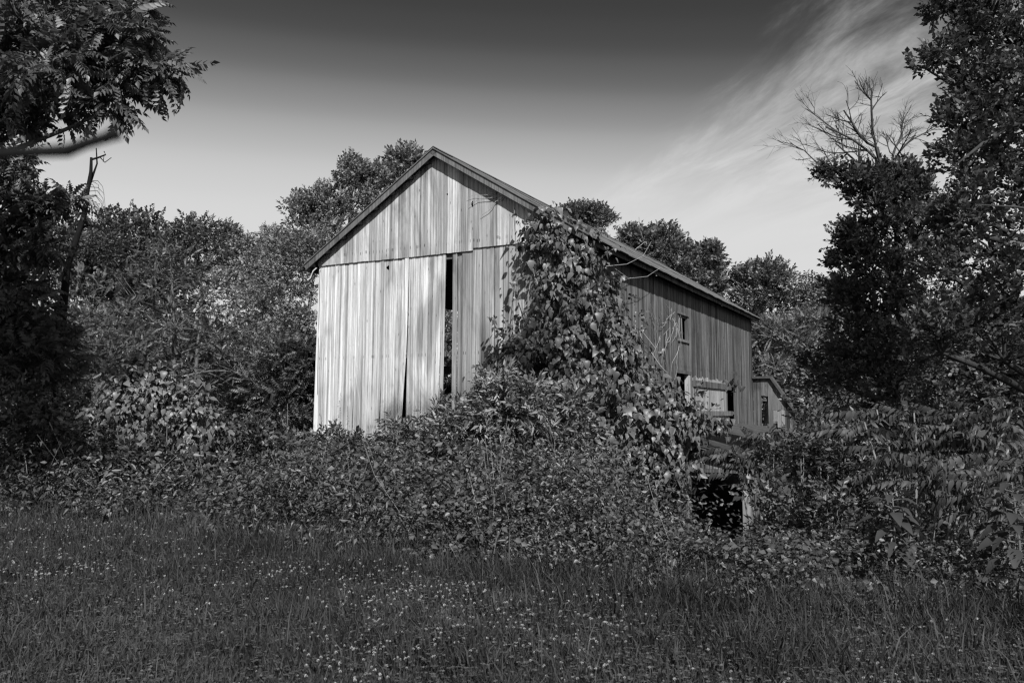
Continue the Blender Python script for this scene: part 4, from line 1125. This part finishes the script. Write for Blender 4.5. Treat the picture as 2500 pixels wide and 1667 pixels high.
pokeweed('broad-leaved pokeweed in front of the dark brambles, right of centre', gb2(3.62, 8.0), .85, .25, 30, PKM, .2)
pokeweed('broad-leaved pokeweed near the lower right edge of the picture', gb2(4.35, 7.3), 1.0, .25, 34, PKD, .2)
pokeweed('small broad-leaved pokeweed in the weeds below the vine', gb2(1.9, 12.2), .5, .22, 10, PKM, .15)
pokeweed('broad-leaved pokeweed at the foot of the brambles near the grass', gb2(2.55, 9.3), .35, .22, 9, PKM, .15)

# tall leafy weed stalks standing against the barn and the gap beside it
def stalk(label, px, py, d, size=.13):
    g = gbase(px, d); t = at(px, py, d); o = empty('weed_stalk', g); tag(o, label, 'plant', 'tall leafy weed stalks before the barn')
    c = curve(g, t, 12, .02); h = t[2] - g[2]
    v, f = tubes([(c, np.linspace(.012, .004, 12))], 5); obj_np('stem', v - g, f, M['stem'], o)
    n = int(h / .045); k = np.arange(n); s = k / n
    P = np.stack([np.interp(s, np.linspace(0, 1, 12), c[:, i]) for i in range(3)], -1)
    ang = k * 2.4; Dv = np.stack([np.cos(ang), np.sin(ang), -.25 + 0 * ang], -1); N = np.stack([np.cos(ang) * .4, np.sin(ang) * .4, 1 + 0 * ang], -1)
    S = size * (1.05 - .75 * s) * rng.uniform(.8, 1.15, n)
    v, f = place(LEAF[2], P + Dv * .02, Dv, N + rng.normal(0, .15, N.shape), S); obj_np('foliage', v - g, f, M['leaf'], o, smooth=True)
stalk('tallest leafy weed stalk standing against the left boards of the barn', 831, 958, 22)
stalk('thin leafy weed stalk right beside the tallest stalk', 848, 990, 22.3, .09)
stalk('short leafy weed stalk at the left foot of the barn', 783, 1010, 22, .11)
stalk('leafy weed stalk alone in the gap left of the barn', 702, 985, 20)
stalk('short leafy weed stalk in the gap, left of the taller one', 668, 1040, 20, .1)
stalk('leafy weed stalk between the mound and the grass', 408, 1020, 14.5, .12)
stalk('small weed stalk below the middle boards of the barn', 1035, 1035, 20, .12)

# ------------------------------------------------------------------ thicket of weeds between grass and barn
def edge_y(x):                       # where the grass meets the weeds
    return np.interp(x, [-10, -7, -5, -2.5, -1, 0, 1, 2, 3, 5, 9], [13.0, 12.5, 11.7, 9.8, 8.9, 8.1, 7.5, 7.0, 6.7, 6.4, 6.2]) + .35 * wob(x * 1.2, x * 0)

def thicket():
    n = 30000
    x = rng.uniform(-11, 9, n); y = 6.5 + 18.5 * rng.uniform(0, 1, n) ** 1.15
    q = np.stack([x, y], -1) - O[:2]; a = q @ V[:2]; b = q @ U[:2]
    keep = (y > edge_y(x) + rng.exponential(.15, n) - .1) & ~((a > -.3) & (a < W + .3) & (b > -.12)) & ~((a > W) & (a < W + LW + .2) & (b > -.3)) & (np.abs(x) < y * .68 + 1)
    x, y = x[keep], y[keep]; n = len(x)
    g = gz(x, y)
    into = np.clip((y - edge_y(x)) / 1.3, 0, 1)
    h = (.24 + .62 * sst(into) + .25 * np.clip((y - edge_y(x) - 2) / 4, 0, 1)) * (.62 + .9 * wob(x, y, 1.1, .7) ** 2 + .6 * wob(x, y, 1.9) + .75 * wob(x, y, 3.4, .4) + .3 * wob(x, y, 5.1, 1.7)) * rng.uniform(.6, 1.25, n)
    h *= 1 + .9 * np.exp(-((x - .2) ** 2 / 5 + (y - 17) ** 2 / 14)) + .7 * np.exp(-((x + 6) ** 2 / 8 + (y - 16) ** 2 / 8))
    # keep the sight line to the lean-to opening and to the barn foot open
    uu = x / y * 12
    lim = np.where(x > 2.0, 1.6 - y * .150 - g, 1.6 - y * (.061 + .022 * np.sin(uu * 3.1 + 1) * np.sin(uu * 1.3) + .012 * np.sin(uu * 7.3) - .012 * np.exp(-(uu - .2) ** 2 / 1.5)) - g)
    lim = np.where((x > 2.5) & (x < .295 * y) & (x > .195 * y), 1.6 - y * .158 - g, lim)
    h = np.clip(h, .1, np.maximum(lim, .12))
    h = np.where(rng.uniform(0, 1, n) < .14, np.minimum(h * 1.55, np.maximum(lim + .12, .15)), h)
    lean = rng.normal(0, .38, (n, 2))
    kindf = wob(x, y, .9, 2.0) + rng.normal(0, .35, n)
    kinds = np.where(kindf > .30, 2, np.where(kindf < -.32, 1, 0))
    blocks, paths = [], []
    T0 = [leaf_simple(.30, .09, .2), leaf_simple(.18, .05, .35), leaf_simple(.38, .08, .3)]
    for k, (nl, sz) in enumerate(((13, .074), (12, .12), (9, .10))):
        m = kinds == k
        xx, yy, hh, gg, ll = x[m], y[m], h[m], g[m], lean[m]
        nn = len(xx); 
        t = rng.uniform(.25, 1.0, (nn, nl)) ** .7
        ang = rng.uniform(0, 6.28, (nn, nl))
        off = rng.uniform(.02, .16, (nn, nl)) * (.6 + .8 * hh[:, None])
        P = np.stack([xx[:, None] + ll[:, :1] * t * t * hh[:, None] + np.cos(ang) * off, yy[:, None] + ll[:, 1:] * t * t * hh[:, None] + np.sin(ang) * off, gg[:, None] + hh[:, None] * t], -1).reshape(-1, 3)
        Dv = np.stack([np.cos(ang), np.sin(ang), rng.normal(-.15 if k != 1 else -.45, .35, ang.shape)], -1).reshape(-1, 3)
        N = norm(np.array([0, 0, .9]) + rng.normal(0, .75, P.shape))
        S = sz * rng.uniform(.5, 1.35, len(P)) * np.clip(P[:, 1] / 13.5, .5, 1.0)
        blocks.append(place(T0[k], P, Dv, N, S))
    v, f = join_t([blocks[0], blocks[1]]); o = obj_np('undergrowth', v, f, M['leaf_weed'])
    tag(o, 'tangle of low weeds and honeysuckle between the grass and the barn', 'undergrowth', kind='stuff')
    v, f = blocks[2]; q = obj_np('broadleaf_undergrowth', v, f, M['leaf_weed'])
    tag(q, 'patches of broader-leaved weeds in the tangle before the barn', 'undergrowth', kind='stuff')
    # tall grass standing in the weeds
    m_ = 7000
    gx = rng.uniform(-10, 8, m_); gy = edge_y(gx) + rng.exponential(1.3, m_) - .2
    kk = (np.abs(gx) < gy * .66 + .5) & (gy < 22) & (wob(gx, gy, 1.3, 3.0) > -.25) & ~((gx > 2.2) & (gy > 9)); gx, gy = gx[kk], gy[kk]; m_ = len(gx)
    hh = rng.uniform(.15, .5, m_) * np.where(gx > 1.5, .6, 1.0); aa = rng.uniform(0, 6.28, m_); ll = hh * rng.uniform(.1, .75, m_); gg = gz(gx, gy)
    ww = rng.uniform(.002, .004, m_); fa = rng.uniform(-.6, .6, m_)
    bx_, by_ = np.cos(fa) * ww, np.sin(fa) * ww; tx_, ty_ = np.cos(aa) * ll, np.sin(aa) * ll
    q0 = np.stack([gx - bx_, gy - by_, gg], -1); q1 = np.stack([gx + bx_, gy + by_, gg], -1)
    q2 = np.stack([gx + bx_ * .8 + tx_ * .3, gy + by_ * .8 + ty_ * .3, gg + hh * .65], -1); q3 = np.stack([gx - bx_ * .8 + tx_ * .3, gy - by_ * .8 + ty_ * .3, gg + hh * .65], -1)
    q4 = np.stack([gx + tx_, gy + ty_, gg + hh * (1 - .35 * (ll / hh))], -1)
    i_ = np.arange(m_)[:, None] * 5
    tg = obj_np('tall_grass', np.stack([q0, q1, q2, q3, q4], 1).reshape(-1, 3), np.concatenate([i_ + np.array([0, 1, 2]), i_ + np.array([0, 2, 3]), i_ + np.array([3, 2, 4])], 1)  .reshape(-1, 3), M['grass'])
    tag(tg, 'taller grass blades growing up through the edge of the weeds', 'grass', kind='stuff')
    # bare and straw-coloured stalks
    sel = rng.choice(np.flatnonzero(x < 1.8), 520, replace=False)
    for i in sel:
        p = np.array([x[i], y[i], g[i]]); ln = max(.2, h[i]) * rng.uniform(.9, 1.45)
        q = p + np.array([rng.normal(0, .35), rng.normal(0, .25), 1]) * ln
        paths.append((curve(p, q, 5, .07), np.linspace(.005, .0022, 5)))
    for (a0, b0, a1, b1, d) in ((610, 1315, 760, 1350, 13.2), (150, 1200, 280, 1140, 13.5), (330, 1210, 430, 1130, 13.8), (1050, 1060, 1160, 1130, 17.5), (920, 1230, 1010, 1210, 15), (60, 1110, 70, 1210, 13.5), (90, 1060, 170, 1180, 14), (150, 1080, 110, 1180, 14), (120, 1030, 170, 1150, 14.4), (940, 1110, 960, 1240, 16)):
        paths.append((curve(at(a0, b0, d), at(a1, b1, d), 7, .03), np.linspace(.009, .005, 7)))
    v, f = tubes(paths, 3); f3 = f
    s = obj_np('dry_stalks', v, f3, M['straw']); tag(s, 'dry pale stalks standing through the weeds', 'stalks', kind='stuff')
thicket()

# ------------------------------------------------------------------ grass and clover
def grass():
    n = 210000
    y = 3.6 + (16.5 - 3.6) * rng.uniform(0, 1, n) ** 1.25
    x = rng.uniform(-1, 1, n) * (y * .66 + .6)
    keep = y < edge_y(x) + rng.exponential(.5, n)
    x, y = x[keep], y[keep]; n = len(x)
    near = np.exp(-np.maximum(edge_y(x) - y, 0) / .7)
    h = (.075 + .045 * wob(x, y, 2.2) + .04 * wob(x, y, 6.5, 2.0) + .07 * near) * rng.uniform(.55, 1.5, n) + .035 * (rng.uniform(0, 1, n) < .06)
    h = np.maximum(h, .03)
    tall = rng.uniform(0, 1, n) < .012 + .03 * near; h = np.where(tall, h * 1.9 + .06, h)
    ang = rng.uniform(0, 6.28, n); ln = rng.uniform(.15, .9, n) * h
    wdt = rng.uniform(.0022, .0048, n) * (1 + y / 12)
    fa = rng.uniform(0, 3.14, n)
    g = gz(x, y)
    bx, by = np.cos(fa) * wdt, np.sin(fa) * wdt
    tx, ty = np.cos(ang) * ln, np.sin(ang) * ln
    v0 = np.stack([x - bx, y - by, g - .01], -1); v1 = np.stack([x + bx, y + by, g - .01], -1)
    v2 = np.stack([x + bx * .7 + tx * .35, y + by * .7 + ty * .35, g + h * .62], -1); v3 = np.stack([x - bx * .7 + tx * .35, y - by * .7 + ty * .35, g + h * .62], -1)
    v4 = np.stack([x + tx, y + ty, g + h], -1)
    Vv = np.stack([v0, v1, v2, v3, v4], 1).reshape(-1, 3)
    i = np.arange(n)[:, None] * 5
    Ff = np.concatenate([i + np.array([0, 1, 2]), i + np.array([0, 2, 3]), i + np.array([3, 2, 4])], 1).reshape(-1, 3)
    o = obj_np('grass', Vv, Ff, M['grass']); tag(o, 'dark rough grass of the clearing in front of the weeds', 'grass', kind='stuff')
    # clover leaves between the blades
    m = 26000
    yc = 3.8 + 9 * rng.uniform(0, 1, m) ** 1.2; xc = rng.uniform(-1, 1, m) * (yc * .66 + .5)
    k = yc < edge_y(xc); xc, yc = xc[k], yc[k]; m = len(xc)
    P = np.stack([xc, yc, gz(xc, yc) + rng.uniform(.03, .10, m)], -1)
    a = rng.uniform(0, 6.28, m)
    bks = [place((leaf_simple(.42, .05, .02)[0] * [1, 1, 1], leaf_simple()[1]), P, np.stack([np.cos(a + q), np.sin(a + q), 0 * a + .1], -1), np.array([0, 0, 1.0]) + rng.normal(0, .3, (m, 3)), .019 * rng.uniform(.7, 1.3, m)) for q in (0, 2.1, 4.2)]
    v, f = join_t(bks); o = obj_np('clover_leaves', v, f, M['leaf']); tag(o, 'small three-part clover leaves low in the grass', 'clover', kind='stuff')
grass()

def flower_template():
    vs, fs = [], []
    r = np.random.default_rng(5)
    P, Dd = [], []
    for k in range(22):                              # florets of a clover head
        z = 1 - 1.55 * (k + .5) / 22; a = k * 2.4; rr = math.sqrt(max(0, 1 - z * z))
        P.append([.3 * rr * math.cos(a), .3 * rr * math.sin(a), .3 * z]); Dd.append([rr * math.cos(a), rr * math.sin(a), z + .25])
    P, Dd = np.array(P), np.array(Dd)
    return place(leaf_simple(.22, .10, .0), P, Dd, np.cross(Dd, r.normal(0, 1, (22, 3))), .72 * r.uniform(.85, 1.1, 22))
def clover():
    tmpl = flower_template()
    n = 6000
    y = 4.0 + 9.5 * rng.uniform(0, 1, n) ** 1.1; x = rng.uniform(-1, 1, n) * (y * .64)
    dens = sst((wob(x, y, .75, 1.0) + .55)) * sst(wob(x, y, 2.1, 4.0) + .75) * np.where(y > 8.5, np.where(x < -2.2, .8, .35), 1.0) * np.where((x < -1.5) & (y < 7.5), .35, 1.0)
    k = (rng.uniform(0, 1, n) < dens) & (y < edge_y(x) - .5)
    x, y = x[k], y[k]; n = len(x)
    h = rng.uniform(.08, .15, n); S = .0105 * rng.uniform(.6, 1.2, n)
    P = np.stack([x, y, gz(x, y) + h], -1)
    d = np.linalg.norm(P - EYE, axis=1); inside = np.abs(x) < y * .6
    order = np.argsort(-(S / d) * inside); big, rest = order[:300], order[300:]
    tilt = norm(np.array([0, 0, 1.0]) + rng.normal(0, .3, (n, 3)))
    # stems
    paths = []
    me = mesh_np('clover_flower', *tmpl, M['petal'])
    for i in big:
        o = bpy.data.objects.new('clover_flower', me); Fm = frames(np.cross(tilt[i], [1, .2, 0])[None], tilt[i][None])[0] * S[i]
        A = np.eye(4); A[:3, :3] = Fm; A[:3, 3] = P[i]; o.matrix_world = Matrix(A.tolist()); link(o)
        tag(o, 'small white clover blossom in the near part of the grass', 'flower', 'white clover blossoms in the near grass')
    v, f = place(tmpl, P[rest], np.cross(tilt[rest], [1, .2, 0]), tilt[rest], S[rest] * 1.1)
    o = obj_np('clover_blossoms', v, f, M['petal']); tag(o, 'white clover blossoms scattered farther back over the grass', 'flower', kind='stuff')
    for i in range(n):
        paths.append(([P[i] - [rng.normal(0, .015), rng.normal(0, .015), h[i]], P[i] - [0, 0, h[i] * .4], P[i]], .0012))
    v, f = tubes(paths, 3); o = obj_np('clover_stems', v, f, M['leaf']); tag(o, 'thin stems of the clover blossoms', 'clover', kind='stuff')
clover()

# ------------------------------------------------------------------ twig close to the lens
def near_twig():
    d = .42
    pts = [at(-260, 385, d), at(-60, 380, d), at(80, 372, d), at(165, 368, d), at(205, 352, d), at(260, 336, d), at(288, 324, d), at(292, 322, d)]
    v, f = tubes([(pts, [.0036, .0034, .0031, .0036, .0031, .0030, .0040, .0012])], 10)
    o = obj_np('twig', v, f, M['bark_black'], origin=pts[0], smooth=True); tag(o, 'dark blurred twig poking in from the left edge, close to the lens', 'twig')
near_twig()

# ------------------------------------------------------------------ unseen trees added behind the camera to shade the edges and dapple the barn
GS = 'shade trees added behind the viewer'
rng = np.random.default_rng(33)
def shade(x, y, z0, z1, r, label, size=.75, dens=.75):
    blobs = []
    nb = int(5 + (z1 - z0) * .9)
    for k in range(nb):
        a = rng.uniform(0, 6.28); q = rng.uniform(.1, .75) * r
        blobs.append((np.array([x + math.cos(a) * q, y + math.sin(a) * q * .6, rng.uniform(z0 + r * .3, z1 - r * .35)]), (r * .5, r * .5, r * .42)))
    make_tree('tree', label, 'tree', gb2(x, y), blobs, 'wide', size, 'leaf', dens, .3, group=GS, twigs=.15)
shade(-6.3, -8, 17, 25, 3.2, 'unseen tall tree added behind the viewer to shade the left edge')
shade(15.6, -8, 13.5, 21, 4.0, 'unseen tree added behind the viewer to shade the right-hand bushes', .6, .5)
make_tree('tree', 'unseen tree added behind the viewer, its left limb placed to dapple the barn front', 'tree', gb2(15, -6),
          [(np.array(c_, float), (r_, r_, r_ * .7)) for c_, r_ in (((4.2, -6, 27.0), 1.0), ((5.6, -6, 26.6), 1.1), ((4.8, -5.6, 25.9), .9), ((7.5, -6, 26.8), 1.3), ((15, -6, 25), 3.2), ((14, -6, 20), 3), ((16.5, -5, 19), 3), ((14, -7, 28), 2.5))],
          'wide', .34, 'leaf', .26, .35, group=GS, twigs=.15, trunk_pts=curve(gb2(15, -6), (15, -6, 28), 8, .02))

# far wood closing the view under the crowns: one mass
blobs = []
for px in range(-500, 3100, 75):
    for py, r in ((930, 95), (850, 75), (995, 60)):
        if py < 900 and 760 < px < 1780: continue
        blobs.append(bl(px + rng.uniform(-15, 15), py + rng.uniform(-25, 25), r, 64 + rng.uniform(-4, 4)))
bk, _ = crown_arrays(blobs, 'wide', .95, .95, 0.0, .45, 0, True); v, f = join_t(bk)
o = obj_np('far_wood', v, f, M['leaf']); tag(o, 'far dense wood behind the nearer trees', 'wood', kind='stuff')
